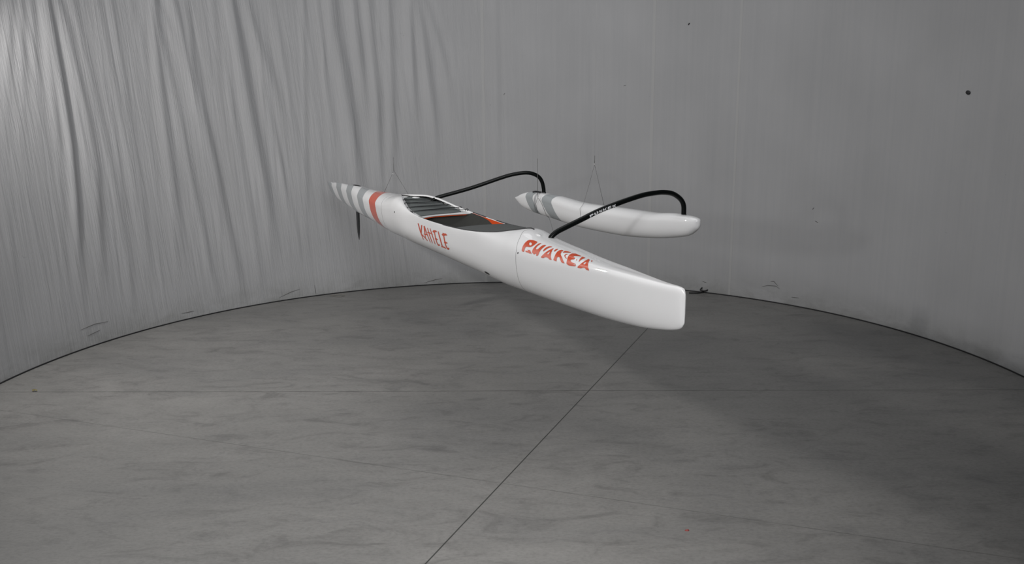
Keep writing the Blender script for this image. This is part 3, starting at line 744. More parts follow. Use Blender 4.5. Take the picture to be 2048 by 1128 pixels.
# scattered scuffs and specks
sc = k.noise(cv(9, 26, 3.0), 1.0, 2, 0.5, 1.5)
cl = k.mix(k.math('MULTIPLY', k.ramp(sc, [(0.775, 0.0), (0.80, 1.0)]), 0.28), cl, (0.16, 0.16, 0.16, 1))
sp = k.noise(cv(42, 42, 0), 1.0, 1, 0.4)
cl = k.mix(k.math('MULTIPLY', k.ramp(sp, [(0.83, 0.0), (0.86, 1.0)]), 0.5), cl, (0.13, 0.13, 0.13, 1))
# sewn seams: two paler welts with a dark stitched edge
for uc, w in ((-0.30, 0.018), (1.735, 0.018), (2.74, 0.014)):
    dist = k.math('SUBTRACT', th, uc)
    cl = k.mix(k.math('MULTIPLY', k.math('LESS_THAN', k.math('ABSOLUTE', dist), w), 0.35), cl, (0.47, 0.467, 0.457, 1))
    cl = k.mix(k.math('MULTIPLY', k.math('LESS_THAN', k.math('ABSOLUTE', k.math('SUBTRACT', dist, w)), 0.004), 0.15), cl, (0.2, 0.2, 0.2, 1))
k.link(cl, k.b.inputs['Base Color'])
k.b.inputs['Roughness'].default_value = 0.85
k.b.inputs['Specular IOR Level'].default_value = 0.15
M_curtain = k.m

A0, A1, NA, NZ, ZT = R_(-103), R_(103), 1300, 84, 3.75
TH = np.linspace(A0, A1, NA); ZZ = np.linspace(0.012, ZT, NZ)
TG, ZG = np.meshgrid(TH, ZZ)
D = np.zeros_like(TG)
for poly, wpx, amp in DATA['folds']:
    P = np.array(poly); o_ = np.argsort(P[:, 1]); zs, ts_ = P[o_, 1], P[o_, 0]
    top_sl = (ts_[-1] - ts_[-2]) / (zs[-1] - zs[-2] + 1e-9)
    c = np.interp(ZG, zs, ts_) + np.where(ZG > zs[-1], (ZG - zs[-1]) * top_sl, 0)
    d = (TG - c) * CR
    s = wpx / 165.0 * 0.92
    fade = np.clip((ZG - zs[0] + 0.02) / 0.9, 0, 1) if zs[0] > 0.25 else np.clip((ZG - zs[0] + 0.15) / 0.6, 0.15, 1)
    D += 1.6 * amp * FOLD_AMP * fade * (np.exp(-(d / s) ** 2 / 2) - 0.45 * np.exp(-((d - 1.9 * s) / (1.1 * s)) ** 2 / 2))
rng = np.random.RandomState(11)
for i in range(150):
    u = rng.uniform(-1.55, 0.35); z0 = rng.uniform(0.0, 2.6); ln = rng.uniform(0.5, 1.5)
    sl = rng.uniform(0.0, 0.045); s = rng.uniform(0.012, 0.028)
    a = rng.uniform(0.10, 0.42) * (1.0 if u < -0.25 else 0.45)
    zc = z0 + ln / 2
    c = u - (ZG - zc) * sl
    d = (TG - c) * CR
    env = np.exp(-((ZG - zc) / (0.45 * ln)) ** 2)
    D += a * FOLD_AMP * env * (np.exp(-(d / s) ** 2 / 2) - 0.5 * np.exp(-((d - 1.8 * s) / s) ** 2 / 2))
for i in range(60):
    u = rng.uniform(0.0, 1.75); s = rng.uniform(0.03, 0.07); a = rng.uniform(-0.22, 0.22)
    D += a * FOLD_AMP * np.exp(-((TG - u - 0.01 * (ZG - 1.5)) * CR / s) ** 2 / 2)
D *= np.clip((ZG - 0.0) / 0.25, 0.05, 1)
RR = CR - D
cvx = np.stack([CC[0] + RR * np.sin(TG), CC[1] + RR * np.cos(TG), ZG], -1).reshape(-1, 3)
curtain = mesh_obj('studio_curtain', cvx, grid_faces(NZ, NA), M_curtain)
for nm, arr in (('arc', TG * CR), ('rise', ZG), ('slack', np.clip((0.75 - TG * CR) / 2.2, 0, 1))):
    at = curtain.data.attributes.new(nm, 'FLOAT', 'POINT'); at.data.foreach_set('value', arr.reshape(-1).astype(np.float32))
curtain['label'] = 'white wrinkled fabric curtain hung in a tall curve around the concrete floor'
curtain['category'] = 'curtain'
hem = [(CC[0] + (CR + 0.001) * math.sin(q), CC[1] + (CR + 0.001) * math.cos(q), 0.0065) for q in np.linspace(A0, A1, 260)]
o = tube('hem_chain', hem, 0.0065, M_blackmat, curtain, 8)
o['label'] = 'thin dark weight chain along the hem'


def on_curtain(theta, z, off=0.0):
    return np.array([CC[0] + (CR - off) * math.sin(theta), CC[1] + (CR - off) * math.cos(theta), z])


def curtain_blot(name, x, y, z, rx, rz, rot=0.0):
    t_ = math.atan2(x - CC[0], y - CC[1])
    c = on_curtain(t_, z, 0.006)
    tang = np.array([math.cos(t_), -math.sin(t_), 0]); nin = np.array([-math.sin(t_), -math.cos(t_), 0]); zz_ = np.array([0, 0, 1.0])
    a1 = tang * math.cos(rot) + zz_ * math.sin(rot); a2 = -tang * math.sin(rot) + zz_ * math.cos(rot)
    V, F = blob_geo(c, a1 * rx, a2 * rz, nin * 0.006)
    return mesh_obj(name, V, F, M_blackmat, curtain)


o = curtain_blot('stud', 3.966, 7.532, 2.267, 0.026, 0.018, -0.25); o['label'] = 'small black spot on the cloth'
curtain_blot('stud', 2.02, 9.963, 3.07, 0.014, 0.007, 0.9)


# scuffs on the cloth
SCUFFS = [
    [(-1.2578, 0.192), (-1.2161, 0.206), (-1.1796, 0.193)], [(-1.2405, 0.115), (-1.2042, 0.134)],
    [(-0.6890, 0.047), (-0.6545, 0.091), (-0.6277, 0.111)], [(-0.9727, 0.080), (-0.9369, 0.077)],
    [(-0.2592, 0.033), (-0.2228, 0.069), (-0.2032, 0.077)], [(0.5774, 0.134), (0.5892, 0.127)],
    [(0.7516, 0.164), (0.7674, 0.185), (0.7919, 0.194), (0.8039, 0.167)], [(0.7754, 0.236), (0.7855, 0.242), (0.7977, 0.198)],
    [(0.8383, 0.099), (0.8600, 0.103)], [(0.8825, 1.082), (0.8863, 1.104)], [(0.8915, 0.963), (0.9002, 0.950)],
    [(-0.0134, 2.312), (-0.0090, 2.335)], [(-0.5846, 0.136), (-0.5819, 0.030)], [(0.3322, 2.401), (0.3393, 2.412)],
]
M_scuff = plain('grey_scuff', (0.11, 0.11, 0.105), 0.9)
for L_ in SCUFFS:
    m = len(L_)
    P_ = []
    for i in range(m - 1):
        for q in np.linspace(0, 1, 8, endpoint=(i == m - 2)):
            a_ = L_[i][0] * (1 - q) + L_[i + 1][0] * q; z_ = L_[i][1] * (1 - q) + L_[i + 1][1] * q
            col_ = int(round((a_ - A0) / (A1 - A0) * (NA - 1))); row_ = int(round((z_ - 0.012) / (ZT - 0.012) * (NZ - 1)))
            P_.append(on_curtain(a_, z_, D[row_, col_] + 0.001))
    n_ = len(P_)
    tube('scuff_mark', P_, [0.0022 * (0.35 + math.sin(math.pi * (i + .5) / n_)) for i in range(n_)], M_scuff, curtain, 6)

# ------------------------------------------------------------------ canoe frame: t runs from bow to stern, y towards the float, z up
AL = R_(27)
E_T = np.array([-math.sin(AL), math.cos(AL), 0.0]); E_P = np.array([math.cos(AL), math.sin(AL), 0.0])
BOW = np.array([0.80503128, 3.85403653, 0.0])
ZREF = 1.06


def B(t, y, z):                    # local to the canoe's Empty (axes X = t, Y = y)
    return np.array([t, y, z - ZREF])


canoe = bpy.data.objects.new('outrigger_canoe', None)
COL.objects.link(canoe)
_cm = Matrix(((E_T[0], E_P[0], 0, BOW[0]), (E_T[1], E_P[1], 0, BOW[1]), (0, 0, 1, ZREF), (0, 0, 0, 1)))
# E_T x E_P points down, so mirror is avoided by using -E_P as the local Y axis
_cm = Matrix(((E_T[0], -E_P[0], 0, BOW[0]), (E_T[1], -E_P[1], 0, BOW[1]), (0, 0, 1, ZREF), (0, 0, 0, 1)))
canoe.matrix_world = _cm


def B(t, y, z):
    return np.array([t, -y, z - ZREF])


def W(t, y, z):
    return BOW + E_T * t + E_P * y + np.array([0, 0, z])


canoe['label'] = 'white one-seat outrigger canoe with orange lettering and grey tail stripes, hanging in mid-air'
canoe['category'] = 'canoe'

TS = [0, .02, .06, .15, .35, .7, 1.1, 1.6, 2.1, 2.6, 3.1, 3.7, 4.3, 4.9, 5.5, 5.85, 6.1, 6.2]
BS = [.004, .016, .022, .032, .054, .089, .127, .165, .200, .226, .235, .195, .14, .094, .052, .031, .017, .008]
ZK = FIT[0]
GT = [1.5, 1.6, 1.75, 1.9, 2.05, 2.2, 2.35, 2.5, 2.65, 2.8, 2.95, 3.1, 3.25, 3.4, 3.55, 3.7, 3.85]
GW = [0, .05, .125, .168, .185, .196, .207, .218, .225, .228, .225, .213, .19, .155, .11, .055, 0]
GZ = [1.450, 1.434, 1.406, 1.392, 1.3832, 1.378, 1.377, 1.3785, 1.381, 1.386, 1.3945, 1.408, 1.430, 1.455, 1.468, 1.462, 1.452]
DT = [0, .02, .06, .15, .35, .7, 1.1, 1.35, 1.5]
ST = [3.85, 4.1, 4.4, 4.7, 5.1, 5.5, 5.8, 6.1, 6.2]
TT = DT + GT[1:-1] + ST
ZTOP = FIT[1] + GZ[1:-1] + FIT[2]
HN = 60


def half_width(t):
    return float(np.interp(t, GT, GW)) if 1.5 < t < 3.85 else 0.0


def gun_z(t):
    return float(pchip(TT, ZTOP, t))


def section(t, n=HN):
    """one side of a hull section from keel (index 0) to deck centre or gunwale"""
    zk = float(pchip(TS, ZK, t)); zg = gun_z(t); b = float(pchip(TS, BS, t)); w = half_width(t)
    fm = np.interp(t, [0, .55, .9, 1.3, 1.6, 2.0, 2.6, 3.6, 4.5, 6.2], [.78, .80, .70, .58, .56, .64, .70, .66, .62, .62])
    nl = np.interp(t, [0, .7, 1.6, 3, 4.5, 6.2], [2.6, 2.5, 2.5, 2.5, 2.3, 2.0])
    nu = np.interp(t, [0, .55, .85, 1.1, 1.5, 1.9, 2.6, 3.6, 4.5, 6.2], [3.0, 4.4, 3.3, 2.6, 2.25, 2.1, 2.2, 2.3, 2.3, 2.2])
    zm = zk + (zg - zk) * fm
    ph = np.linspace(0, np.pi / 2, n)
    yl = b * np.sin(ph) ** (2 / nl); zl = zm - (zm - zk) * np.cos(ph) ** (2 / nl)
    yu = w + (b - w) * np.cos(ph) ** (2 / nu); zu = zm + (zg - zm) * np.sin(ph) ** (2 / nu)
    return np.r_[yl, yu[1:]], np.r_[zl, zu[1:]]


def ring(t, n=HN):
    """starboard keel -> top -> port keel, as in the lettering coordinates"""
    y, z = section(t, n)
    return np.r_[-y, y[::-1][1:]], np.r_[z, z[::-1][1:]]


_cache = {}


def hull_pt(t, s, off=0.0):
    def raw(t_, s_):
        key = round(t_, 5)
        if key not in _cache:
            _cache[key] = ring(t_, 60)
        y, z = _cache[key]; j = np.clip(s_, 0, 1) * (len(y) - 1)
        return np.array([t_, np.interp(j, np.arange(len(y)), y), np.interp(j, np.arange(len(z)), z)])
    p = raw(t, s)
    if off:
        a = raw(t + 0.01, s) - raw(t - 0.01, s); b_ = raw(t, s + 0.006) - raw(t, s - 0.006)
        nn = np.cross(a, b_); nn /= np.linalg.norm(nn)
        cen = np.array([t, 0, 1.25])
        if nn @ (p - cen) < 0:
            nn = -nn
        p = p + nn * off
    return B(*p)


# ---- hull
stations = np.unique(np.round(np.r_[np.linspace(0, .02, 6), np.linspace(.02, .2, 12), np.linspace(.2, 1.45, 44), np.linspace(1.45, 3.9, 110), np.linspace(3.9, 6.0, 90), np.linspace(6.0, 6.2, 10)], 5))
verts, faces, att, index = [], [], {'band': [], 'seam_fore': [], 'seam_aft': []}, {}
rows = []


def add_v(t, y, z, frac):
    key = (round(t, 6), round(y, 6), round(z, 6))
    if key in index:
        return index[key]
    index[key] = len(verts); verts.append(B(t, y, z))
    s = min(frac, 1.0) * 0.5
    lean = 0.9 * (s - 0.3) if s < 0.3 else 3.2 * (s - 0.3) ** 2
    att['band'].append(t - lean)
    att['seam_fore'].append(t - float(np.interp(s, [0, .2, .24, .30, .387, .443, .5], [1.415, 1.415, 1.42, 1.426, 1.452, 1.49, 1.49])))
    att['seam_aft'].append(t - float(np.interp(s, [0, .17, .23, .33, .5], [3.81, 3.83, 3.842, 3.89, 3.97])))
    return index[key]


for t in stations:
    y, z = section(t); w = half_width(t); m = len(y) - 1
    lip = min(1.0, w / 0.05)
    ys = list(y); zs = list(z); fr = list(np.arange(m + 1) / m)
    for dy, dz in ((.003, .0012), (.006, -.0005), (.008, -.004), (.0085, -.010)):
        ys.append(max(0.0, w - dy * lip)); zs.append(z[-1] + dz * lip); fr.append(1.0)
    row = [add_v(t, -a, c, f) for a, c, f in zip(ys[::-1], zs[::-1], fr[::-1])]
    row += [add_v(t, a, c, f) for a, c, f in zip(ys[1:], zs[1:], fr[1:])]
    rows.append(row)
for a, b_ in zip(rows[:-1], rows[1:]):
    for j in range(len(a) - 1):
        q = [a[j], a[j + 1], b_[j + 1], b_[j]]
        u = []
        for i in q:
            if i not in u:
                u.append(i)
        if len(u) > 2:
            faces.append(u)
for row in (rows[0], rows[-1]):
    u = []
    for i in row:
        if i not in u:
            u.append(i)
    faces.append(u)
M_hull = canoe_paint('hull_paint', [(4.115, 4.36, ORANGE), (4.605, 4.835, GREY), (5.085, 5.31, GREY), (5.55, 5.77, GREY), (5.99, 6.4, GREY)], [('seam_fore', 0.0018), ('seam_aft', 0.0034)])
hull = mesh_obj('hull', verts, faces, M_hull, canoe)
for nm in att:
    at = hull.data.attributes.new(nm, 'FLOAT', 'POINT'); at.data.foreach_set('value', np.array(att[nm], np.float32))
hull['label'] = 'long white hull with grey bands and one orange band near the tail'


# ---- lettering on the hull side: flat vinyl that follows the surface
def decal_geo(loops, lift=0.0018):
    bm = bmesh.new()
    edges = []
    for lp in loops:
        if not lp:
            continue
        vs = [bm.verts.new((p[0], p[1] * 1.0, 0)) for p in lp]
        for i in range(len(vs)):
            try:
                edges.append(bm.edges.new((vs[i], vs[(i + 1) % len(vs)])))
            except ValueError:
                pass
    bmesh.ops.triangle_fill(bm, use_beauty=True, use_dissolve=False, edges=edges)
    for _ in range(2):
        long_e = [e for e in bm.edges if math.hypot(e.verts[0].co.x - e.verts[1].co.x, (e.verts[0].co.y - e.verts[1].co.y) * 0.6) > 0.012]
        if not long_e:
            break
        bmesh.ops.subdivide_edges(bm, edges=long_e, cuts=1)
        bmesh.ops.triangulate(bm, faces=bm.faces[:])
    bm.verts.index_update()
    V = [hull_pt(v.co.x, v.co.y, lift) for v in bm.verts]
    F = [[v.index for v in f.verts] for f in bm.faces]
    bm.free()
    return V, F


brand = mesh_obj('brand_lettering', *join_geo([decal_geo(q) for q in DATA['brand']]), M_orange, hull)
brand['label'] = 'large orange PUAKEA lettering'
name_ = mesh_obj('name_lettering', *join_geo([decal_geo([q]) for q in DATA['name']]), M_orange, hull)
name_['label'] = 'thin orange KAHELE lettering'


def hull_dot(name, t, s, rt, rs, material, label=None, bulge=0.003):
    c = hull_pt(t, s, 0.0); c2 = hull_pt(t, s, 0.01); nn = (c2 - c) / np.linalg.norm(c2 - c)
    ax = hull_pt(t + 0.01, s) - hull_pt(t - 0.01, s); ax /= np.linalg.norm(ax); ay = np.cross(nn, ax)
    o = mesh_obj(name, *blob_geo(c, ax * rt, ay * rs, nn * bulge), material, hull)
    if label:
        o['label'] = label
    return o


hull_dot('drain_hole', 3.4079, 0.2750, 0.011, 0.0075, M_blackmat, 'tiny dark hole behind the KAHELE lettering')
hull_dot('drain_hole', 1.4033, 0.2914, 0.0045, 0.0065, M_blackmat, 'tiny dark hole before the PUAKEA lettering')
hull_dot('bailer', 1.8416, 0.1382, 0.033, 0.012, M_blackmat, 'dark oval bailer low on the side')
hull_dot('deck_glint', 1.3740, 0.4835, 0.028, 0.012, M_white, 'small white disc imitating a lamp reflection on the fore deck', 0.006)  # lamp reflection on the deck, modelled as a raised white disc


# ---- cockpit
def loft(name, ts_, yf, zf, material, parent, nv=25, solid=None):
    V = []
    for t in ts_:
        for v in np.linspace(-1, 1, nv):
            y = yf(t, v); V.append(B(t, y, zf(t, v)))
    return mesh_obj(name, V, grid_faces(len(ts_), nv), material, parent, solid=solid)


def shelf_z(t):
    return min(np.interp(t, [2.86, 3.1, 3.4, 3.8], [1.3885, 1.396, 1.418, 1.446]), gun_z(t) - 0.006)


inset = lambda t, d=0.010: max(half_width(t) - d * min(1, half_width(t) / 0.05), 0.0005)
LIP = lambda v: 2.872 + 0.028 * (1 - ((v - 0.15) / 1.15) ** 2) - 0.045 * max(0, -v - .35)
V = []
for a in np.linspace(0, 1, 60):
    for v in np.linspace(-1, 1, 25):
        t = LIP(v) + (3.842 - LIP(v)) * a
        V.append(B(t, inset(t, 0.0035) * v, shelf_z(t) - 0.001))
shelf = mesh_obj('rear_shelf', V, grid_faces(60, 25), M_white, canoe)
shelf['label'] = 'white recessed shelf behind the seat'
# rounded white lip with an orange underside
lipP = [B(LIP(v) - 0.004, inset(LIP(v), 0.006) * v, shelf_z(LIP(v)) - 0.003) for v in np.linspace(-1, 1, 40)]
o = tube('shelf_lip', lipP, 0.0065, M_white, shelf, 10)
V = []
for v in np.linspace(-1, 1, 40):
    for dz in (0.004, 0.015):
        V.append(B(LIP(v) - 0.003, inset(LIP(v), 0.007) * v, shelf_z(LIP(v)) - dz))
o = mesh_obj('lip_underside', V, grid_faces(40, 2), M_orange_paint, shelf); o['label'] = 'orange band under the lip'

PAD = [(3.66, -.045), (3.72, .03), (3.70, .115), (3.65, .150), (3.33, .165), (3.05, .172), (2.955, .165), (2.925, .06), (2.92, -.06), (2.90, -.15), (2.885, -.196), (3.10, -.178), (3.28, -.142), (3.50, -.085)]
bm = bmesh.new()
vs = [bm.verts.new((p[0], p[1], 0)) for p in PAD]
bm.faces.new(vs)
bmesh.ops.triangulate(bm, faces=bm.faces[:])
for _ in range(3):
    bmesh.ops.subdivide_edges(bm, edges=[e for e in bm.edges if e.calc_length() > 0.04], cuts=1)
    bmesh.ops.triangulate(bm, faces=bm.faces[:])
bm.verts.index_update()
V = [B(v.co.x, v.co.y, shelf_z(v.co.x) + 0.006) for v in bm.verts]; F = [[v.index for v in f.verts] for f in bm.faces]
be = [e for e in bm.edges if e.is_boundary]
nb = len(V); V += [B(v.co.x, v.co.y, shelf_z(v.co.x) - 0.001) for v in bm.verts]
F += [[e.verts[0].index, e.verts[1].index, e.verts[1].index + nb, e.verts[0].index + nb] for e in be]
bm.free()
pad = mesh_obj('deck_pad', V, F, M_pad, canoe, smooth=False)
pad['label'] = 'dark grey foam pad on the shelf'
c = B(3.655, 0.062, shelf_z(3.655) + 0.0065)
sl_ = (shelf_z(3.70) - shelf_z(3.61)) / 0.09
o = mesh_obj('pad_hole', *blob_geo(c, (0.036, 0, 0.036 * sl_), (0, 0.034, 0), (0, 0, 0.004)), M_white, pad)
o['label'] = 'white round hole through the pad'
# bungee cords: zigzag between side anchors
near = [(3.57, -.088), (3.42, -.126), (3.24, -.172), (3.06, -.198)]
far_ = [(3.50, .128), (3.36, .158), (3.22, .186), (3.09, .205), (2.98, .212)]
def P3(p, up=0.010):
    return B(p[0], p[1], shelf_z(p[0]) + up)
seq = [far_[0], near[0], far_[1], near[1], far_[2], near[2], far_[3], near[3], far_[4]]
parts = []
for a, b_ in zip(seq[:-1], seq[1:]):
    pts = [P3(a) * (1 - q) + P3(b_) * q + np.array([0, 0, 0.004 * math.sin(math.pi * q)]) for q in np.linspace(0, 1, 9)]
    parts.append(tube_geo(pts, 0.0024, 8))
for a, b_ in (((3.54, .10), (3.57, -.088)), ((3.38, .15), (3.42, -.126)), ((3.23, .18), (3.24, -.172)), ((3.10, .20), (3.06, -.198))):
    pts = [P3(a) * (1 - q) + P3(b_) * q for q in np.linspace(0, 1, 7)]
    parts.append(tube_geo(pts, 0.0020, 8))
cord = mesh_obj('bungee_cord', *join_geo(parts), M_cord, canoe)
cord['label'] = 'black bungee cord laced across the pad'
for p in near + far_:
    sgn = 1 if p[1] > 0 else -1
    q = [P3(p, 0.004), P3((p[0], p[1] + sgn * 0.012), 0.014), P3((p[0] - 0.02, p[1] + sgn * 0.016), 0.012), P3((p[0] - 0.026, p[1] + sgn * 0.004), 0.004)]
    tube('cord_anchor', catmull(q, 4), 0.0036, M_cord, cord, 8)

# seat tub: dark moulded bowl, falls away to the footwell ahead
def tub_z(t, v):
    g = gun_z(t)
    Eo = np.interp(t, [2.18, 2.3, 2.46, 2.56, 2.68, 2.9], [.16, .10, .044, .016, .004, .004])
    Dp = np.interp(t, [2.18, 2.46, 2.62, 2.74, 2.84, 2.905], [.10, .085, .10, .105, .065, .018])
    return g - Eo - Dp * (1 - abs(v) ** 2.6) ** 0.8


V = []
for a in np.linspace(0, 1, 50):
    for v in np.linspace(-1, 1, 33):
        t = 2.18 + (LIP(v) + 0.006 - 2.18) * a
        V.append(B(t, inset(t, 0.0095) * v, tub_z(t, v)))
seat = mesh_obj('seat', V, grid_faces(50, 33), M_seat, canoe)
seat['label'] = 'dark olive moulded seat bowl'
# footwell liner, orange inside
V = []
tsf = np.linspace(1.75, 2.86, 50)
for t in tsf:
    g = gun_z(t); w = inset(t, 0.0085)
    for yy, zq in ((-w, g - .002), (-w, g - .12), (-w * .8, g - .21), (0, g - .23), (w * .8, g - .21), (w, g - .12), (w, g - .002)):
        V.append(B(t, yy, zq))
o = mesh_obj('footwell', V, grid_faces(50, 7), M_orange_paint, canoe, smooth=False)
o['label'] = 'orange inner wall of the footwell'
# dark grey cover ahead of the footwell
V = []
for a in np.linspace(0, 1, 40):
    for v in np.linspace(-1, 1, 21):
        te = 2.205 - 0.01 * v
        t = 1.505 + (te - 1.505) * a
        V.append(B(t, inset(t, 0.004) * v, gun_z(t) + 0.002 + 0.006 * (1 - v * v) * min(1, half_width(t) / .1)))
cover = mesh_obj('footwell_cover', V, grid_faces(40, 21), M_cover, canoe, solid=-0.004)
cover['label'] = 'dark grey cover tapering to a point ahead of the seat'
for sgn in (-1, 1):
    tr = np.linspace(2.42, 1.47, 50)
    pts = [B(t, sgn * (half_width(t) - 0.002 if half_width(t) > 0.002 else 0.0), gun_z(t) + 0.002) for t in tr]
    tube('rim_gasket', pts, [0.0042] * 50, M_blackmat, canoe, 8)
pts = [B(t, -(half_width(t) - 0.008), gun_z(t) - 0.001) for t in np.linspace(2.42, 2.87, 20)]
tube('rim_gasket', pts, 0.0028, M_blackmat, canoe, 8)
pts = [B(t, (half_width(t) - 0.003), gun_z(t) + 0.001) for t in np.linspace(2.62, 2.86, 14)]
tube('rim_gasket', pts, 0.0042, M_blackmat, canoe, 8)

# ---- outrigger arms
FRONT = [(.012, 1.398), (.026, 1.424), (.062, 1.450), (.124, 1.474), (.239, 1.515), (.349, 1.555), (.46, 1.586), (.574, 1.614), (.689, 1.637), (.784, 1.645), (.848, 1.645), (.913, 1.634), (.963, 1.608), (.993, 1.58), (1.008, 1.546), (1.010, 1.493), (1.010, 1.470)]
REAR = [(3.452, .115, 1.425), (3.436, .153, 1.448), (3.425, .184, 1.462), (3.346, .42, 1.525), (3.266, .657, 1.603), (3.238, .739, 1.627), (3.211, .82, 1.641), (3.191, .878, 1.643), (3.175, .927, 1.631), (3.161, .968, 1.605), (3.153, .992, 1.566), (3.149, 1.004, 1.514), (3.148, 1.007, 1.472), (3.148, 1.007, 1.452)]
arm_path = {}
for nm, ta, prof, lab in (('outrigger_arm', 1.30, FRONT, 'front black tubular arm with white lettering'), ('outrigger_arm', 3.15, REAR, 'rear black tubular arm')):
    pts = catmull([B(*p) if len(p) == 3 else B(ta, *p) for p in prof], 8)
    o = tube(nm, pts, 0.0160, M_black, canoe, 20); o['label'] = lab
    arm_path[ta] = (o, pts)
# white lettering along the front arm, facing the bow
front_arm, fp = arm_path[1.30]
fp = np.array(fp); seg = np.r_[0, np.cumsum(np.linalg.norm(np.diff(fp, axis=0), axis=1))]
LET = {'P': [[(0, 0), (.28, 0), (.32, .45), (.70, .45), (.95, .62), (.90, .95), (.60, 1), (0, .97)]], 'Ph': [(.34, .62), (.62, .62), (.66, .80), (.34, .80)],
       'U': [[(.02, .95), (.0, .25), (.2, 0), (.8, 0), (1, .3), (1, 1), (.68, 1), (.68, .3), (.34, .3), (.34, .95)]],
       'A': [[(0, .5), (.25, .98), (.42, 1), (.22, .5)], [(.15, 0), (.5, .85), (.62, .85), (1, 0), (.72, 0), (.62, .26), (.45, .26), (.36, 0)], [(.72, .95), (.88, .98), (.98, .6), (.84, .6)]],
       'K': [[(0, 0), (.3, 0), (.3, 1), (0, 1)], [(.36, .55), (.72, 1), (1, 1), (.62, .52), (1, 0), (.68, 0), (.36, .42)]],
       'E': [[(.15, 0), (1, 0), (1, .24), (.45, .28), (.45, .40), (.85, .42), (.85, .58), (.45, .6), (.48, .74), (1, .76), (1, 1), (.2, 1), (0, .75), (0, .2)]]}


def arm_pt(u, v, lift=0.0006):
    p = np.array([np.interp(u, seg, fp[:, i]) for i in range(3)])
    d = np.array([np.interp(u + .005, seg, fp[:, i]) - np.interp(u - .005, seg, fp[:, i]) for i in range(3)]); d /= np.linalg.norm(d)
    face = np.array([-0.93, 0.30, 0.20]); face = face - d * (face @ d); face /= np.linalg.norm(face)
    upv = np.cross(d, face)
    if upv[2] < 0:
        upv = -upv
    return p + (0.016 + lift) * (upv * v + face * math.sqrt(max(0, 1 - v * v)))


parts = []
u0 = float(np.interp(0.285, -fp[:, 1], seg)); cell, gap = 0.0288, 0.0046
for i, ch in enumerate('PUAKEA'):
    for poly in LET[ch]:
        bm = bmesh.new()
        loops = [poly] + ([LET['Ph']] if ch == 'P' else [])
        ed = []
        for lp in loops:
            vs = [bm.verts.new((a, b_, 0)) for a, b_ in lp]
            for q in range(len(vs)):
                ed.append(bm.edges.new((vs[q], vs[(q + 1) % len(vs)])))
        bmesh.ops.triangle_fill(bm, use_beauty=True, use_dissolve=False, edges=ed)
        bmesh.ops.subdivide_edges(bm, edges=bm.edges[:], cuts=2)
        bmesh.ops.triangulate(bm, faces=bm.faces[:])
        bm.verts.index_update()
        parts.append(([arm_pt(u0 + i * (cell + gap) + v.co.x * cell, -0.88 + 0.98 * v.co.y) for v in bm.verts], [[v.index for v in f.verts] for f in bm.faces]))
        bm.free()
o = mesh_obj('arm_lettering', *join_geo(parts), M_vinyl, front_arm, smooth=False)
o['label'] = 'white PUAKEA lettering'
# short collars where the arms meet the float
for ta, yy, zz in ((1.30, 1.010, 1.490), (3.15, 1.008, 1.476)):
    tube('arm_socket', [B(ta, yy, zz - 0.012), B(ta, yy, zz + 0.004)], 0.019, M_blackmat, arm_path[ta][0], 16)
tube('lock_pin', catmull([B(3.16, 0.985, 1.478), B(3.20, 0.96, 1.482), B(3.24, 0.955, 1.476)], 5), 0.007, M_blackmat, arm_path[3.15][0], 8)

# ---- float
TA = [1.128, 1.135, 1.16, 1.22, 1.35, 1.6, 2.0, 2.5, 3.0, 3.3, 3.5, 3.62, 3.66]
BA = [.004, .018, .034, .048, .062, .074, .080, .078, .066, .050, .032, .014, .003]
KA = [1.445, 1.428, 1.405, 1.3689, 1.3373, 1.2997, 1.2681, 1.2597, 1.2809, 1.296, 1.3212, 1.368, 1.3834]
ZA = [1.468, 1.480, 1.488, 1.4935, 1.4943, 1.4749, 1.4664, 1.454, 1.4737, 1.4701, 1.438, 1.3994, 1.3911]
sta = np.unique(np.round(np.r_[np.linspace(1.128, 1.16, 8), np.linspace(1.16, 1.4, 16), np.linspace(1.4, 3.4, 90), np.linspace(3.4, 3.66, 24)], 5))
V, band, F = [], [], []
nh = 24
for t in sta:
    b_ = float(pchip(TA, BA, t)); zk = float(pchip(TA, KA, t)); zt = float(pchip(TA, ZA, t)); zm = zk + (zt - zk) * .62
    ph = np.linspace(0, math.pi / 2, nh)
    y = np.r_[b_ * np.sin(ph) ** (2 / 2.2), (b_ * np.cos(ph) ** (2 / 2.6))[1:]]
    z = np.r_[zm - (zm - zk) * np.cos(ph) ** (2 / 2.2), (zm + (zt - zm) * np.sin(ph) ** (2 / 2.6))[1:]]
    yy = np.r_[-y, y[::-1][1:-1]]; zz_ = np.r_[z, z[::-1][1:-1]]
    for a, c in zip(yy, zz_):
        V.append(B(t, 1.0 + a, c)); band.append(t - 0.9 * min(0.0, c - 1.42) + (0.8 * max(0, c - 1.445)))
F = grid_faces(len(sta), len(yy), True)
F.append(list(range(len(yy)))); F.append(list(range((len(sta) - 1) * len(yy), len(sta) * len(yy))))
M_float = canoe_paint('float_paint', [(2.892, 3.062, GREY), (3.235, 3.383, GREY)], [])
flo = mesh_obj('outrigger_float', V, F, M_float, canoe)
at = flo.data.attributes.new('band', 'FLOAT', 'POINT'); at.data.foreach_set('value', np.array(band, np.float32))
flo['label'] = 'long white float with two grey bands at its tail end'

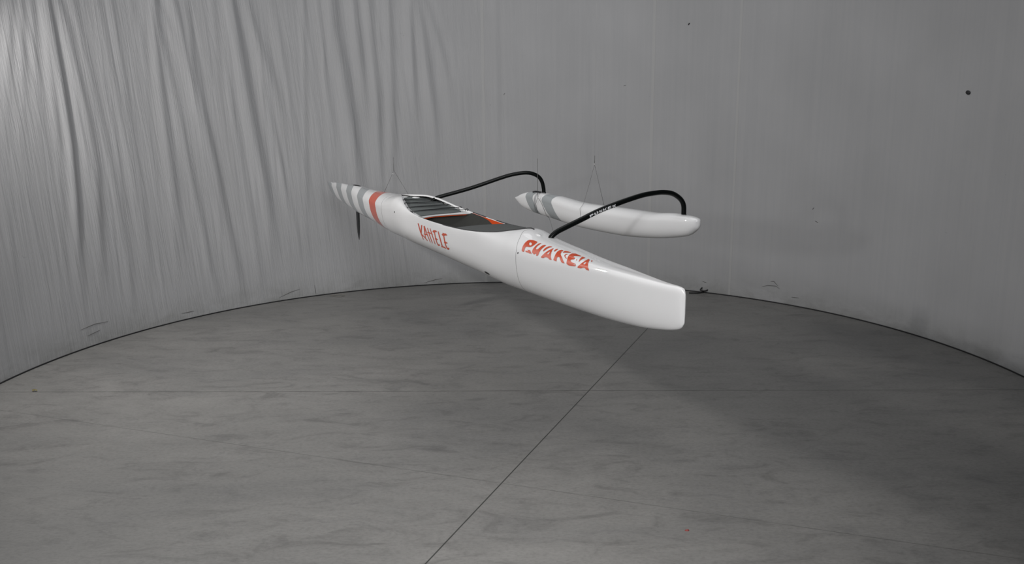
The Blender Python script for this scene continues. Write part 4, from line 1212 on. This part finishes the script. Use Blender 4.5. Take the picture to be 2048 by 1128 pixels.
# ---- rudder
prof = [(1.185, 5.085, 5.205), (1.15, 5.092, 5.205), (1.09, 5.092, 5.203), (1.02, 5.098, 5.198), (.96, 5.108, 5.186), (.91, 5.121, 5.165), (.885, 5.134, 5.148), (.880, 5.139, 5.143)]
V = []
for z, a, b_ in prof:
    for q in np.linspace(0, 2 * math.pi, 20, endpoint=False):
        V.append(B((a + b_) / 2 + (b_ - a) / 2 * math.cos(q), 0.0065 * math.sin(q) * (b_ - a) / .12, z))
F = grid_faces(len(prof), 20, True); F.append(list(range(20))); F.append(list(range(140, 160)))
rud = mesh_obj('rudder', V, F, M_black, canoe); rud['label'] = 'narrow black rudder blade under the tail'
zc = gun_z(5.15)
o = mesh_obj('rudder_cap', *blob_geo(B(5.15, 0.005, zc - 0.001), (0.11, 0, 0), (0, 0.022, 0), (0, 0, 0.006)), M_blackmat, canoe)
o['label'] = 'dark slot cap on the tail deck'

# ------------------------------------------------------------------ suspension lines


def wire(name, label, parts, knots, lines):
    o = mesh_obj(name, *join_geo([tube_geo(p, r * 1.25, 6) for p, r in parts]), M_steel)
    o['label'] = label; o['category'] = 'wire'; o['group'] = 'wires the canoe hangs from'
    for c in knots:
        kn = mesh_obj('knot', *blob_geo(c, (0.004, 0, 0), (0, 0.004, 0), (0, 0, 0.009)), M_line, o)
        kn['label'] = 'small pale knot'
    for p in lines:
        tube('filament', p, 0.0005, M_line, o, 6)
    return o


kn1 = W(4.162, .05, 1.635)
up1 = kn1 + np.array([0, 0, .115])
wire('suspension_wire', 'thin wire bridle holding up the tail half of the hull',
     [([up1, kn1], 0.0016), ([kn1, W(4.237, -.02, 1.441)], 0.0011), ([kn1, W(3.834, .06, 1.450)], 0.0014)], [kn1 + np.array([-.008, 0, -.03])], [[up1, up1 + np.array([0, 0, 2.6])]])
kn2 = W(2.358, 1.0, 1.755); up2 = W(2.356, 1.0, 1.82)
sl = [W(2.426, 1 - .083, 1.42), W(2.426, 1 - .075, 1.33), W(2.426, 1.0, 1.2575)]
wire('suspension_wire', 'thin wire bridle above the middle of the float',
     [([up2, kn2], 0.0017), ([kn2, W(2.39, .98, 1.62), W(2.426, .95, 1.458)] + sl, 0.0009), ([kn2, W(2.222, 1.0, 1.462)], 0.0012)], [kn2], [[up2, up2 + np.array([0, 0, 2.5])]])
kn3 = W(3.093, .918, 1.444); up3 = kn3 + np.array([0, 0, .32])
wire('suspension_wire', 'thin wire tied around the tail of the float, in front of the rear arm',
     [([up3, kn3], 0.0016), ([kn3, W(3.15, .93, 1.385), W(3.17, .96, 1.31)], 0.0013), ([kn3, W(3.05, .926, 1.41), W(3.0, .945, 1.31), W(2.99, .97, 1.280)], 0.0013), ([kn3, W(3.13, .96, 1.482), W(3.15, 1.0, 1.486)], 0.0013), ([W(2.99, .97, 1.280), W(1.33, .06, 1.437)], 0.0010)], [kn3], [[up3, up3 + np.array([0, 0, 2.4])]])

# ------------------------------------------------------------------ small things on the floor
M_leaf = plain('dry_leaf', (0.20, 0.17, 0.07), 0.7, grain=0.3)
V, F = [], []
for i, q in enumerate(np.linspace(0, 2 * math.pi, 12, endpoint=False)):
    rr = 0.015 * (1 + 0.45 * math.cos(2 * q) + 0.15 * math.sin(5 * q))
    V.append((rr * math.cos(q), rr * math.sin(q), 0.003 + 0.010 * abs(math.sin(q * 1.5))))
V.append((0, 0, 0.019)); F = [(i, (i + 1) % 12, 12) for i in range(12)]
o = mesh_obj('dry_leaf', V, F, M_leaf, smooth=False, solid=0.002); o.location = (-3.80, 6.44, 0.002)
o['label'] = 'tiny curled yellow leaf on the floor by the left end of the curtain'; o['category'] = 'leaf'
M_red = plain('red_scrap', (0.22, 0.035, 0.03), 0.6, grain=0.2)
V = [(-.012, -.006, 0), (.004, -.009, 0), (.014, .002, 0), (.002, .008, 0), (-.010, .006, 0), (-.004, .0, .006), (.006, .001, .008)]
F = [(0, 1, 6, 5), (1, 2, 6), (2, 3, 6), (3, 4, 5, 6), (4, 0, 5), (0, 4, 3, 2, 1)]
o = mesh_obj('paper_scrap', V, F, M_red, smooth=False); o.location = (0.908, 4.105, 0)
o['label'] = 'tiny dark red scrap lying on the open floor in front'; o['category'] = 'scrap'


def rope_heap(name, label, x, y, pts, r, mat):
    o_ = tube(name, catmull(pts, 6), r, mat, None, 8); o_.location = (x, y, 0)
    o_['label'] = label; o_['category'] = 'cord'
    return o_


rope_heap('cord_tangle', 'black knotted cord at the foot of the curtain, right of the bow', 2.255, 9.80,
          [(-.17, -.02, .008), (-.08, -.03, .008), (-.02, -.01, .010), (.03, .03, .03), (.05, .04, .055), (.0, .03, .06), (-.03, .0, .035), (.02, -.02, .03), (.09, .0, .052), (.13, -.02, .045), (.145, -.04, .010)], 0.008, M_blackmat)
M_string = plain('grey_string', (0.20, 0.19, 0.17), 0.8)
rope_heap('string_scrap', 'small loop of grey string at the foot of the curtain, below the tail', -2.06, 9.79,
          [(-.06, .0, .005), (-.02, -.03, .005), (.05, -.04, .006), (.08, .0, .012), (.03, .03, .02), (-.03, .02, .014), (-.09, .03, .006)], 0.0035, M_string)
